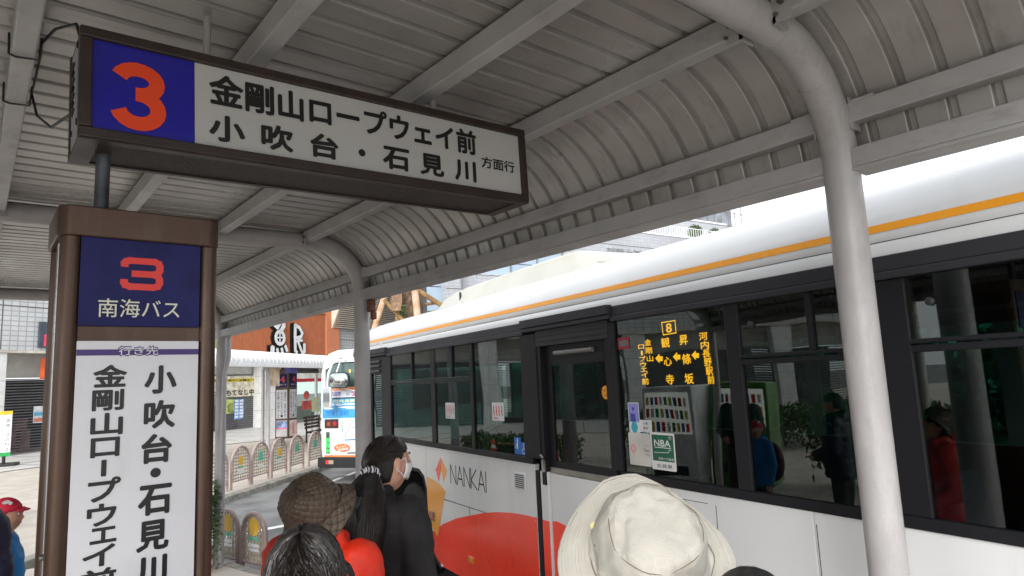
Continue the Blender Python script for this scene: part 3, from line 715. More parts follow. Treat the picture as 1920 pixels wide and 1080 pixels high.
# glass panes behind frames, fixed and sliding
def pane(u0, u1, v0, v1, w=-.010):
    b = MB(); b.box(u0, u1, v0, v1, w - .004, w, BF); return part('window_pane', b, M['busglass'])
def win(u0, u1, zr=None, mull=None):
    if zr is None: pane(u0, u1, ZW + .045, 2.118); return
    pane(u0, u1, ZW + .045, zr); bar(u0, u1, zr, zr + .028, -.03, .004, name='sliding_rail'); bar(u0, u1, zr + .032, zr + .050, -.03, .010, name='sliding_rail')
    if mull is None: pane(u0, u1, zr + .05, 2.118); return
    pane(u0, mull - .012, zr + .05, 2.118, -.006); pane(mull + .012, u1, zr + .05, 2.118, -.016)
    bar(mull - .012, mull + .012, zr + .05, 2.118, -.03, .001, name='sliding_stile', bev=.002)
win(-5.60, -4.37, 1.79, -4.97); win(-4.37, -3.60, 1.79, -3.98)
win(-3.545, -2.715); win(-1.60, -.738); win(-.655, .03, 1.815, -.272); win(.150, 1.5, 1.83, .85)
for px, py in ((1407, 608), (1743, 565)):
    c = BB(px, py); b = MB(); b.tube([BF.p(c[0], c[1], -.012), BF.p(c[0], c[1], .004), BF.p(c[0], c[1], .009)], [.016, .016, .009], 16); part('window_latch', b, M['busgrey'], smooth=True)
# door
b = MB(); b.box(-2.50, -1.66, 2.02, 2.135, -.05, .010, BF); b2 = part('door_header', b, M['busgrey'], bevel=.004)
b = MB(); b.box(-2.50, -1.66, 2.05, 2.056, .010, .013, BF); b.box(-2.50, -1.66, 2.085, 2.089, .010, .012, BF); out('header_groove', b, M['rubber'], b2, stuff=True)
b = MB(); b.box(-2.50, -2.452, 1.05, 2.02, -.06, .004, BF); part('door_jamb', b, M['busblack']); b = MB(); b.box(-1.70, -1.662, 1.18, 2.02, -.06, .004, BF); part('door_jamb', b, M['busblack'])
dw = -.035
b = MB(); b.box(-2.452, -2.38, ZB, 2.02, dw - .03, dw, BF); b.box(-1.76, -1.70, 1.17, 2.02, dw - .03, dw, BF); b.box(-2.38, -1.76, 1.88, 2.02, dw - .03, dw, BF); b.box(-2.38, -1.76, 1.17, 1.22, dw - .03, dw, BF)
part('door_frame', b, M['busblack'], bevel=.003)
b = MB(); b.poly(rrect(-2.385, -1.755, 1.215, 1.885, .04), BF, dw - .018, dw - .012); part('window_pane', b, M['busglass'])
b = MB(); b.tube([BF.p(-2.30, 1.965, dw + .012), BF.p(-1.86, 1.965, dw + .012)], .017, 10); part('door_light_cover', b, mat('light_cover', srgb(128, 126, 122), .3), smooth=True)
b = MB(); b.box(-2.44, -1.66, 1.135, 1.175, dw - .03, dw + .012, BF); part('door_sill', b, M['chrome'], bevel=.004)
b = MB(); b.box(-2.44, -1.615, ZB, 1.133, dw - .02, dw + .010, BF); part('door_panel', b, M['buswhite'], bevel=.003)
b = MB(); b.box(-2.596, -2.545, ZB, 1.14, -.04, .002, BF); part('door_post', b, M['busblack'], bevel=.003)
b = MB(); b.box(-2.54, -2.446, ZB, 1.14, -.04, -.004, BF); part('door_post_cover', b, M['buswhite'], bevel=.003)
b = MB(); b.poly([(-2.44, .806), (-2.44, ZB + .01), (-1.62, ZB + .01), (-1.62, .66), (-1.85, .70), (-2.1, .762), (-2.27, .80), (-2.38, .815)][::-1], BF, dw + .011, dw + .0118); part('red_swirl', b, M['busred'])
b = MB(); b.box(-2.538, -2.448, ZB + .01, .806, -.0035, -.0028, BF); part('red_swirl', b, M['busred'])
b = MB(); b.box(-2.475, -2.455, 1.14, 1.225, .0, .025, BF); b.tube([BF.p(-2.465, 1.235, .012), BF.p(-2.50, 1.255, .012)], .009, 8); part('door_hinge', b, M['chrome'], bevel=.003)
# side door behind the front wheel housing: narrow front door at the nose
b = MB(); b.box(-6.9, -6.84, ZB, 2.13, -.06, 0, BF); b.box(-5.92, -5.78, ZB, 2.13, -.06, .004, BF); b.box(-6.84, -5.92, 1.93, 2.13, -.06, .0, BF); b.box(-6.84, -5.92, ZB, .25, -.06, 0, BF)
part('front_door_frame', b, M['busblack'], bevel=.003)
b = MB(); b.box(-6.84, -6.41, .25, 1.93, -.04, -.035, BF); part('front_door_pane', b, M['busglass'])
b = MB(); b.box(-6.35, -5.92, .25, 1.93, -.04, -.035, BF); part('front_door_pane', b, M['busglass'])
b = MB(); b.box(-6.41, -6.35, .25, 1.93, -.05, -.02, BF); part('front_door_stile', b, M['busblack'], bevel=.003)
b = MB()
for zz_ in (1.96, 2.02, 2.07): b.tube([BF.p(-6.8, zz_, .006), BF.p(-6.3, zz_, .008), BF.p(-5.95, zz_, .006)], .018, 8)
part('door_gear_cover', b, M['busgrey'], smooth=True)
# ---- roof shell
pr = [(0, 2.214), (0, 2.262), (-.003, 2.266), (-.003, 2.272), (0, 2.276), (0, 2.302), (-.006, 2.345), (-.022, 2.40), (-.055, 2.462), (-.11, 2.51), (-.20, 2.548), (-.40, 2.585), (-.75, 2.61), (-BW / 2, 2.62)]
pr = pr + [(-BW - a, z) for a, z in pr[::-1][1:]]
def zoff(s): return 0
S_ = [SR, -1, 0, 1, 2, 3, 4, 5, 6, 6.6, 6.85, 7.0, SFR]
rows = []
for s in S_:
    k = max(0, (s - 6.6) / (SFR - 6.6)); dz = -.10 * k * k
    rows.append([BF.p(-s, z + dz * (1 if z > 2.3 else 0), w) for w, z in pr])
b = MB(); b.grid(rows[::-1]); rf = part('roof', b, M['buswhite'], smooth=True)
b = MB(); b.grid([[BF.p(-s, z, w + .0022) for w, z in ((-.0008, 2.3085), (-.005, 2.340))] for s in (SR, 0, 2, 4, 6, 6.8)][::-1]); part('orange_stripe', b, M['busorange'])
b = MB(); b.box(-6.8, 1.95, 2.2675, 2.2705, -.004, -.0022, BF); part('roof_groove', b, M['busgrey'])
b = MB(); b.box(-5.95, -5.90, 2.215, 2.30, 0, .004, BF); part('roof_joint', b, M['white'])
# roof pod (air conditioning)
def pod_sec(s, h, w0, w1, r=.07):
    z0 = 2.56
    return [BF.p(-s, z0, -w0 + .05), BF.p(-s, z0 + h * .45, -w0), BF.p(-s, z0 + h * .50, -w0 - .006), BF.p(-s, z0 + h * .85, -w0 - .04), BF.p(-s, z0 + h * .97, -w0 - .09), BF.p(-s, z0 + h, -w0 - .18), BF.p(-s, z0 + h + .01, -(w0 + w1) / 2), BF.p(-s, z0 + h, -w1 + .18), BF.p(-s, z0 + h * .85, -w1 + .04), BF.p(-s, z0, -w1)]
b = MB(); rows = [pod_sec(s, h, .42, 1.88) for s, h in ((5.28, .02), (5.20, .10), (5.08, .165), (4.9, .205), (4.6, .222), (4.585, .221), (3.5, .235), (2.75, .238), (2.62, .232), (2.30, .13), (1.98, .045), (1.95, 0))]
b.grid(rows); pd = part('roof_pod', b, mat('roof_pod_paint', srgb(176, 176, 168), .5, var=.03, vscale=2, dirt=(.35, 2.5, (1, 1, 3), lin(.30, .28, .22))), smooth=True)
b = MB(); b.box(-4.6, -4.592, 2.56, 2.72, -.425, -.404, BF)
out('pod_seam', b, M['busgrey'], pd, stuff=True)
b = MB(); b.add([BF.p(-2.60, 2.60, -.425), BF.p(-2.10, 2.60, -.425), BF.p(-2.34, 2.645, -.438), BF.p(-2.58, 2.665, -.438)], [(0, 1, 2, 3)]); out('pod_side_patch', b, mat('stained_pod_side', srgb(150, 144, 128), .8, col2=srgb(112, 106, 92), vscale=6, stretch=(3, 3, 40)), pd)  # darker stained patch on the pod side towards its rear
# ---- shell: far side, ends, floor, ceiling
b = MB(); b.box(SR * -1, -SFR, ZB, 1.25, -BW, -BW + .04, BF); b.box(1.95, -SFR, 2.02, 2.215, -BW, -BW + .04, BF)
for s in (-1.9, -.75, .5, 1.9, 3.3, 4.7, 5.9, 6.9): b.box(-s - .06, -s + .06, 1.25, 2.02, -BW, -BW + .04, BF)
part('offside_wall', b, M['buswhite'])
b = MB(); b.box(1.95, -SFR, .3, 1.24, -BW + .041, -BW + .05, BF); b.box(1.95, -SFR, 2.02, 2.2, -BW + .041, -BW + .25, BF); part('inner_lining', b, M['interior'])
for s0, s1 in zip((-1.84, -.69, .56, 1.96, 3.36, 4.76, 5.96), (-.81, .44, 1.84, 3.24, 4.64, 5.84, 6.84)):
    b = MB(); b.box(-s1, -s0, 1.25, 2.02, -BW + .016, -BW + .022, BF); part('offside_pane', b, M['farglass'])
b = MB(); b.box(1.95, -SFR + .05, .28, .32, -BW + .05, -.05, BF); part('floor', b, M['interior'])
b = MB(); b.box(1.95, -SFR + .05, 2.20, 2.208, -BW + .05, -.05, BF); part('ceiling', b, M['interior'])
b = MB(); b.box(1.95, 1.90, ZB, 2.45, -BW + .02, -.02, BF); part('rear_wall', b, M['buswhite'])
b = MB(); b.box(-SFR, -SFR + .04, ZB, 1.0, -BW + .02, -.02, BF); b.box(-SFR, -SFR + .04, 2.0, 2.45, -BW + .02, -.02, BF); part('front_wall', b, M['buswhite'])
b = MB(); b.box(-SFR + .01, -SFR + .018, 1.0, 2.0, -BW + .06, -.06, BF); part('windscreen', b, M['busglass'])
b = MB(); b.box(-SFR + .02, -6.1, .32, 1.15, -BW + .1, -1.5, BF); part('drivers_partition', b, M['interior'], bevel=.03)
# seats
sp = None
for s, w in [(-1.4, -.45), (-.6, -.45), (.2, -.45), (1.0, -.45), (3.0, -.5), (3.8, -.5), (-1.4, -1.8), (-.6, -1.8), (.2, -1.8), (1.0, -1.8), (2.2, -1.85), (3.1, -1.85), (4.0, -1.85)]:
    if sp is None:
        b = MB(); b.box(-.21, .21, .72, .82, -.21, .21, Frame((0, 0, 0), -BD, (0, 0, 1), -BN)); F0 = Frame((0, 0, 0), -BD, (0, 0, 1), -BN)
        b = MB(); b.box(-.21, .21, .42, .52, -.2, .2, F0); b.box(.16, .24, .52, 1.0, -.2, .2, F0); b.box(.02, .08, 0, .42, -.05, .05, F0)
        me_v = b
    bb = MB(); off = BF.p(-s, .32, w); bb.add([v + off for v in me_v.v], me_v.f); part('seat', bb, M['seat'], bevel=.03)
for s in (-1.0, .62, 1.5, 2.65, 3.5, 4.6):
    b = MB(); b.tube([BF.p(-s, .32, -.72), BF.p(-s, 2.2, -.72)], .015, 10); part('grab_pole', b, mat('grab_pole_grey', srgb(150, 150, 140), .3, metal=.3) if s == -1.0 else bpy.data.materials['grab_pole_grey'], smooth=True)
b = MB(); b.tube([BF.p(1.9, 2.02, -.72), BF.p(-6, 2.02, -.72)], .013, 8); part('grab_rail', b, bpy.data.materials['grab_pole_grey'], smooth=True)
# curtain strips seen behind the second window
b = MB()
rows = [[BF.p(-3.50 + .004 * math.sin(z * 23), z, -.05), BF.p(-3.44 + .004 * math.sin(z * 19 + 1), z, -.055)] for z in [1.2 + i * .08 for i in range(12)]]
b.grid(rows); part('white_strap', b, mat('white_strap', srgb(190, 188, 184), .7), smooth=True)
b = MB(); c0 = BB(883, 645); c1 = BB(906, 663); b.box(c0[0], c1[0] + .04, 1.965, 2.06, -.03, -.022, BF); pl = part('notice_plate', b, mat('grey_plate', srgb(120, 118, 116), .5))
b = MB(); b.text('運自', BF, c0[0] + .01, c1[0] + .03, 1.985, 2.045, -.0218, .01); out('notice_text', b, M['inkblack'], pl)
# ---- LED destination display inside the third window
M['led'] = mat('amber_led', lin(1, .5, .02), .5, em=lin(1.0, .33, .01), emstr=3.6, var=0)
M['ledpanel'] = mat('led_screen', lin(.06, .075, .068), .35, var=.1)
LW = -.030
b = MB(); b.box(-1.46, -.79, 1.715, 2.10, LW - .05, LW, BF); lp = part('led_display', b, M['ledpanel'], bevel=.004)
def LB(px, py): s, z = BPx(px, py, -LW); return -s, z
b = MB(); D = LW + .002
for pts in ([(1241, 605), (1266, 601)], [(1266, 601), (1268, 624)], [(1268, 624), (1244, 628)], [(1244, 628), (1241, 605)]): b.stroke([LB(*p) for p in pts], .0055, BF, D)
def ltx(ch, x0, y0, x1, y1, o=.02):
    xm, ym = (x0 + x1) / 2, (y0 + y1) / 2
    b.text(ch, BF, LB(x0, ym)[0], LB(x1, ym)[0], LB(xm, y1)[1], LB(xm, y0)[1], D, o)
ltx('8', 1249, 606, 1260, 624, .03)
for i, ch in enumerate('河内長野駅前'): ltx(ch, 1311 + i * 3.2, 623 + i * 16.2, 1327 + i * 2.6, 638 + i * 16.4)
ltx('昇', 1274, 628, 1290, 647); ltx('條', 1279, 663, 1296, 683); ltx('坂', 1284, 700, 1301, 720)
ltx('観', 1240, 633, 1256, 652); ltx('心', 1245, 669, 1260, 686); ltx('寺', 1249, 702, 1264, 721)
for i, ch in enumerate('金剛山'): ltx(ch, 1209 + i * 2, 636 + i * 15, 1221 + i * 2, 648 + i * 15)
for i, (ch, y0, y1) in enumerate((('ロ', 646, 654), ('丨', 658, 666), ('プ', 668, 678), ('ウ', 679, 689), ('ェ', 690, 697), ('イ', 698, 708), ('前', 709, 721))): ltx(ch, 1197 + i * 1.2 + (4 if ch == '丨' else 0), y0, 1208 + i * 1.5 - (4 if ch == '丨' else 0), y1)
for ax, ay in ((1229, 672), (1262, 669), (1297, 666)):
    p = [LB(ax, ay), LB(ax + 8, ay - 9), LB(ax + 8, ay - 4), LB(ax + 14, ay - 4), LB(ax + 14, ay + 5), LB(ax + 8, ay + 5), LB(ax + 8, ay + 9)]
    b.poly(p[::-1], BF, D)
led = out('led_lettering', b, M['led'], lp)
# ---- stickers
def sticker(name, px0, py0, px1, py1, mm, w=-.009, r=.006, ap=None):
    c0 = BB(px0, (py0 + py1) / 2); c1 = BB(px1, (py0 + py1) / 2); xm = (px0 + px1) / 2
    v1 = BB(xm, py0)[1]; v0 = BB(xm, py1)[1]
    b = MB(); b.poly(rrect(c0[0], c1[0], v0, v1, r), BF, w, w + .001); o = part(name, b, mm)
    return o, (c0[0], c1[0], v0, v1), w + .0013
W_ = M['white']
for xs in ((834, 755, 851, 785), (921, 755, 943, 789)):
    o, (u0, u1, v0, v1), w = sticker('priority_seat_sticker', *xs, W_)
    b = MB(); du = (u1 - u0)
    for i in range(4):
        uc = u0 + du * (.16 + i * .225); b.disc(uc, v1 - .03, .0075, BF, w, 8); b.stroke([(uc, v1 - .04), (uc - .004, v1 - .075), (uc + .006, v1 - .10)], du * .07, BF, w); b.stroke([(uc - .004, v1 - .06), (uc + .012, v1 - .07)], du * .035, BF, w)
    b.text('優先席', BF, u0 + du * .1, u1 - du * .5, v0 + .008, v0 + .030, w, .01)
    out('pictograms', b, mat('sticker_red', srgb(206, 70, 66), .5), o)
blue = mat('sticker_blue', srgb(20, 104, 196), .35)
o, (u0, u1, v0, v1), w = sticker('guide_sticker', 963, 820, 975, 852, blue)
b = MB(); du = u1 - u0; b.disc((u0 + u1) / 2, v1 - .014, .006, BF, w, 10); b.stroke([((u0 + u1) / 2, v1 - .02), ((u0 + u1) / 2 - .004, v0 + .045)], .016, BF, w); b.stroke([((u0 + u1) / 2 - .01, v1 - .05), (u0 + .01, v0 + .045)], .007, BF, w); out('pictogram', b, W_, o)
o, (u0, u1, v0, v1), w = sticker('wheelchair_sticker', 975, 830, 987, 854, blue)
b = MB(); cu = (u0 + u1) / 2; ring = [(cu - .004 + .019 * math.cos(rad(a)), v0 + .030 + .019 * math.sin(rad(a))) for a in range(120, 400, 20)]
b.stroke(ring, .0055, BF, w); b.disc(cu - .004, v1 - .012, .006, BF, w, 10); b.stroke([(cu - .004, v1 - .02), (cu - .002, v0 + .045), (cu + .014, v0 + .042), (cu + .021, v0 + .018)], .006, BF, w); out('pictogram', b, W_, o)
o, (u0, u1, v0, v1), w = sticker('blue_person_sticker', 1176, 755, 1196, 791, W_)
b = MB(); b.poly([(u0 + .005, v0), (u1 - .004, v0), (u1 - .004, v1 - .005), (u0 + .005, v1 - .005)], BF, w); out('print', b, mat('lilac_print', srgb(134, 136, 206), .4), o)
b = MB(); b.disc((u0 + u1) / 2 - .002, (v0 + v1) / 2 + .02, .011, BF, w + .0004, 12); b.poly([(u0 + .018, v0 + .002), (u1 - .03, v0 + .002), (u1 - .035, v0 + .045), (u0 + .02, v0 + .05)], BF, w + .0004); out('print', b, mat('violet_print', srgb(60, 62, 150), .4), o)
o, (u0, u1, v0, v1), w = sticker('teal_badge_sticker', 1178, 791, 1198, 811, W_)
b = MB(); b.disc((u0 + u1) / 2, (v0 + v1) / 2, .031, BF, w, 6, rv=.036); out('print', b, mat('teal_print', srgb(52, 164, 184), .4), o)
o, (u0, u1, v0, v1), w = sticker('ticket_sticker', 1198, 788, 1220, 811, mat('pale_sticker', srgb(214, 216, 220), .4))
for i, cc in enumerate((srgb(190, 180, 90), srgb(40, 130, 190), srgb(200, 60, 60), srgb(110, 170, 80), srgb(60, 170, 220))):
    b = MB(); b.box(u0 + .03 + (i % 2) * .022, u0 + .044 + (i % 2) * .022, v1 - .025 - (i // 2) * .026, v1 - .012 - (i // 2) * .026, w, w + .0003, BF); out('card_mark', b, mat('card_mark_colour', cc, .4), o)
o, (u0, u1, v0, v1), w = sticker('thank_you_sticker', 1178, 812, 1218, 873, mat('offwhite_sticker', srgb(206, 204, 198), .5), r=.012)
b = MB(); uc, vc = u0 + .038, (v0 + v1) / 2
for i in range(12):
    a = rad(i * 30); b.disc(uc + .016 * math.cos(a), vc + .018 * math.sin(a), .008, BF, w + i * 2e-5, 8)
b.stroke([(uc, vc - .03), (uc, vc - .045)], .006, BF, w); out('blossom_print', b, mat('pale_pink_print', srgb(226, 160, 160), .5), o)
b = MB(); b.text('Thank', BF, u1 - .062, u1 - .008, vc - .012, vc + .006, w, 0); b.text('You.', BF, u1 - .042, u1 - .008, vc - .035, vc - .020, w, 0); out('print_text', b, mat('grey_print', srgb(70, 70, 70), .5), o)
b = MB(); b.text('Japan.', BF, u1 - .060, u1 - .010, vc + .014, vc + .032, w, 0); out('print_text', b, mat('faint_print', srgb(178, 176, 174), .5), o)
o, (u0, u1, v0, v1), w = sticker('association_sticker', 1219, 812, 1264, 882, W_, r=.010)
b = MB(); b.box(u0 + .012, u1 - .010, v0 + .048, v1 - .012, w, w + .0003, BF); out('green_field', b, mat('sticker_green', srgb(18, 92, 66), .4), o)
b = MB(); w += .0006; b.text('NBA', BF, u0 + .03, u1 - .032, v1 - .075, v1 - .038, w, .03); b.box(u0 + .032, u1 - .03, v1 - .083, v1 - .079, w, w + .0002, BF)
b.stroke([(u1 - .04, v1 - .035), (u1 - .04, v1 - .02), (u1 - .025, v1 - .02), (u1 - .025, v1 - .035)], .003, BF, w); b.stroke([(u0 + .025, v1 - .11), (u1 - .05, v1 - .105), (u1 - .045, v1 - .09), (u1 - .03, v1 - .09)], .003, BF, w)
b.text('日本バス協会', BF, u0 + .06, u1 - .014, v0 + .055, v0 + .070, w, .01); out('print_text', b, W_, o)
b = MB(); b.text('会員章', BF, u0 + .04, u1 - .03, v0 + .012, v0 + .034, w, .005); out('print_text', b, bpy.data.materials['grey_print'], o)
# round yellow sticker on the door, red frame sticker
c = BB(1125, 738); b = MB(); b.disc(c[0], c[1] + .005, .040, BF, dw - .010, 24, rv=.043); o = part('round_door_sticker', b, mat('amber_sticker', srgb(244, 158, 24), .4))
b = MB(); b.text('自動ドア', BF, c[0] - .024, c[0] + .024, c[1] + .012, c[1] + .024, dw - .009, 0); b.text('注意', BF, c[0] - .016, c[0] + .016, c[1] - .02, c[1] - .004, dw - .009, 0); out('print_text', b, bpy.data.materials['grey_print'], o)
b = MB(); c0 = BB(1155, 625); c1 = BB(1178, 645); b.box(c0[0], c1[0], 1.945, 2.015, -.0088, -.0078, BF); o = part('red_frame_sticker', b, mat('dark_red_sticker', srgb(150, 24, 50), .4))
b = MB(); b.box(c0[0] + .014, c1[0] - .014, 1.962, 1.998, -.0076, -.0072, BF); out('print', b, mat('grey_mesh_print', srgb(110, 112, 112), .5), o)
# mirror arm stays at the nose, filler marks
b = MB(); c = BB(1282, 926); b.box(c[0] - .02, c[0] + .02, 1.085, 1.125, 0, .014, BF); part('panel_catch', b, M['chrome'], bevel=.004)
b = MB(); b.box(-1.6, -.95, 1.128, 1.131, -.01, .0007, BF); part('flap_seam', b, M['rubber'])
for u_ in (-.9, -.34, 1.3):
    b = MB(); b.box(u_, u_ + .004, ZB, 1.128, -.01, .0005, BF); part('panel_seam', b, M['rubber'])
b = MB(); b.box(-1.45, -.75, .30, .70, 0, .0006, BF); b.box(-1.446, -.754, .304, .696, .0006, .0011, BF); part('service_flap', b, M['buswhite'])
# ================================================================== STATION BUILDING WITH SHOPS (left background)
fdir = (FD.x, FD.y, 0)
M['walltile'] = tile_mat('white_wall_tiles', srgb(204, 206, 208), srgb(160, 162, 164), .30, .20, axis=fdir, mortar=.022)
M['greywall'] = mat('grey_render', srgb(176, 174, 168), .7, var=.05)
M['pillar'] = mat('pale_pillar_stone', srgb(204, 204, 202), .45, var=.05)
M['orangewall'] = mat('orange_cladding', srgb(176, 106, 72), .6, var=.04)
M['orangetrim'] = mat('orange_trim', srgb(200, 124, 86), .55, var=.04)
M['louvre'] = mat('beige_louvre', srgb(196, 186, 170), .5, var=.06)
M['shutter'] = mat('dark_shutter_slat', srgb(104, 104, 106), .4, metal=.5, var=.1)
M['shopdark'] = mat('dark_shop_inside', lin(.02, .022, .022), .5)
M['shopglass'] = glass_mat('clear_shop_glass', (.78, .86, .82, 1), ior=1.5)
M['winglass'] = mat('sky_blue_curtain_glass', srgb(150, 168, 184), .08, spec=.8, var=.06, vscale=.5)
sb = thing('station_building', 'white tiled shopping building with shuttered shops at ground level, left background', 'building', tuple(FA0))
def spart(name, u0, u1, v0, v1, w0, w1, mm, par=sb, bev=0, fr=FF):
    b = MB(); b.box(u0, u1, v0, v1, w0, w1, fr); return out(name, b, mm, par, bevel=bev)
spart('upper_wall', -26, 9.2, 3.82, 10, -6, 0, M['walltile'])
spart('upper_wall', 9.2, 20.3, 3.86, 13, -6, -.4, M['walltile'])
spart('upper_wall', 20.3, 44, 3.5, 13, -6, 0, M['walltile'])
spart('expansion_joint', -26, 9.19, 5.58, 5.63, 0, .004, mat('dark_joint', srgb(96, 92, 90), .8))
spart('expansion_joint', 20.32, 34, 4.95, 5.0, 0, .004, bpy.data.materials['dark_joint'])
for u in (-24, -18, -12, -6.2, -.62): spart('expansion_joint', u, u + .04, 3.85, 10, 0, .003, bpy.data.materials['dark_joint'])
spart('soffit', -26, 28, 3.72, 3.815, -3, .02, mat('soffit_paint', srgb(190, 184, 172), .6))
spart('bulkhead', -26, 28, 2.75, 3.715, -1.2, -1.0, M['greywall'])
# pillars on the shopfront line
for u, wd in ((-26, .9), (-22, .9), (-15, .9), (-8, .9), (-1.35, 1.05), (6.6, .9), (13.4, 1.0), (20.4, .9), (26.5, .9)):
    pl_ = spart('pillar', u, u + wd, IZ + .02, 3.72, -.9, -.05, M['pillar'], bev=.02)
    for z in (.6, 1.6, 2.6): spart('pillar_joint', u - .001, u + wd + .001, z, z + .012, -.9, -.048, bpy.data.materials['dark_joint'], pl_)
# shutters: slats with gaps, one per bay; behind them the dim shop
bays = [(-25.1, -22), (-21.1, -15), (-14.1, -8), (-7.1, -1.35), (-.3, 6.6), (7.5, 13.4)]
for k, (u0, u1) in enumerate(bays):
    rail = spart('shutter_guide', u0, u0 + .05, IZ + .02, 2.75, -.95, -.88, M['shutter'])
    b = MB(); z = IZ + .05
    pitch_ = .115
    while z < 2.74:
        b.box(u0 + .05, u1, z, z + (.045 if k % 2 == 0 else .085), -.92, -.90, FF); z += pitch_
    out('shutter_slats', b, M['shutter'], sb, stuff=True)
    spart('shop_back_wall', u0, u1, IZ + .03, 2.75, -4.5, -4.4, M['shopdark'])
    b = MB(); random.seed(k)
    for i in range(9):
        uu = u0 + .4 + random.random() * (u1 - u0 - 1.2); ww = .3 + random.random() * .8; hh = .4 + random.random() * 1.3; d = -1.6 - random.random() * 2.4
        b.box(uu, uu + ww, IZ + .03, IZ + hh, d - .3, d, FF)
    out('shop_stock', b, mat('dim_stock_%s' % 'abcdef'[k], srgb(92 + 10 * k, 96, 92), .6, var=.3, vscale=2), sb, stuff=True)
spart('shop_floor', -26, 28, IZ + .005, IZ + .03, -4.5, -.0, M['tilefloor'])
# shop sign over the shutters and blue poster
s0, z1 = FAp(430, 705, -.85); s1, z0 = FAp(497, 741, -.85); s0 -= 1.6
sn = spart('shop_banner', s0, s1, z0, z1, -.88, -.85, mat('banner_white', srgb(205, 198, 178), .6, var=.2, vscale=4))
M['banneryellow'] = mat('banner_yellow', srgb(196, 178, 40), .6, var=.3, vscale=6)
spart('banner_stripe', s0, s1, z1 - .34, z1 - .16, -.85, -.846, M['banneryellow'], sn); spart('banner_stripe', s1 - .6, s1, z0 + .12, z1 - .35, -.85, -.845, M['banneryellow'], sn)
b = MB(); b.text('全力おもてなし中!!', FF, s0 + .1, s1 - .65, z0 + .06, z0 + .42, -.844, .04); b.text('営業中・営業中・営業中・営業中', FF, s0 + .1, s1 - .1, z1 - .31, z1 - .20, -.843, .03); out('banner_lettering', b, M['inkblack'], sn)
a0, zt = FAp(440, 749, -.85); a1, zb = FAp(457, 785, -.85)
po = spart('blue_poster', a0, a1, zb, zt, -.88, -.86, mat('poster_blue', srgb(110, 156, 214), .5, var=.2, vscale=3))
b = MB()
for i in range(6):
    for j in range(2): b.box(a0 + .04 + j * (a1 - a0) * .5, a0 + (a1 - a0) * (.42 + j * .5), zb + .08 + i * (zt - zb) / 6.3, zb + .2 + i * (zt - zb) / 6.3, -.859, -.857, FF)
out('poster_squares', b, M['white'], po, stuff=True)
a0, zt = FAp(430, 749, -.85); a1, zb = FAp(439, 775, -.85)
spart('green_poster', a0 - .4, a1, zb, zt, -.88, -.86, mat('poster_green', srgb(168, 178, 96), .5, var=.3, vscale=4))
a0, zt = FAp(64, 762, -.85); a1, zb = FAp(84, 792, -.85)
po = spart('pasted_notice', a0, a1 + .3, zb, zt, -.89, -.87, mat('notice_paper', srgb(196, 204, 208), .6, var=.12, vscale=5))
for i, c in enumerate(((200, 120, 90), (90, 160, 190), (210, 210, 210))): spart('notice_print', a0 + .03, a1 + .2, zb + .05 + i * .25, zb + .2 + i * .25, -.869, -.867, mat('notice_print_colour', srgb(*c), .6), po)
# glazed convenience shop bay with red band
gu0, gu1 = 14.4, 20.4
spart('shop_window', gu0, gu1, IZ + .2, 2.15, -.55, -.54, M['shopglass']); spart('shop_window_base', gu0, gu1, IZ + .03, IZ + .2, -.57, -.52, M['steel'])
for u in (16.4, 18.4): spart('window_mullion', u, u + .05, IZ + .2, 2.15, -.57, -.52, M['steel'])
band = spart('sign_band', gu0, gu1, 2.16, 2.74, -.6, -.5, mat('cream_band', srgb(206, 204, 196), .5)); spart('red_stripe', gu0, gu1, 2.2, 2.40, -.5, -.495, mat('shop_red', srgb(170, 14, 34), .4), band)
spart('inner_wall', gu0, gu1, IZ, 2.7, -4, -3.9, mat('pale_green_wall', srgb(176, 188, 176), .7)); 
b = MB(); a0, zt = FAp(575, 738, -.52); b.disc(a0, zt - .1, .28, FF, -.535, 14); b.box(a0 - .45, a0 + .5, zt - 1.0, zt - .45, -.537, -.533, FF); out('red_food_poster', b, mat('poster_red', srgb(176, 66, 60), .5, var=.3, vscale=3), sb)
a0, zt = FAp(592, 742, -.52); spart('pale_poster', a0, a0 + 1.1, zt - 2.0, zt - .1, -.535, -.532, mat('poster_pale', srgb(196, 206, 190), .5, var=.1, vscale=2))
spart('interior_counter', 16, 20, IZ, .6, -2.5, -2, M['greywall'])
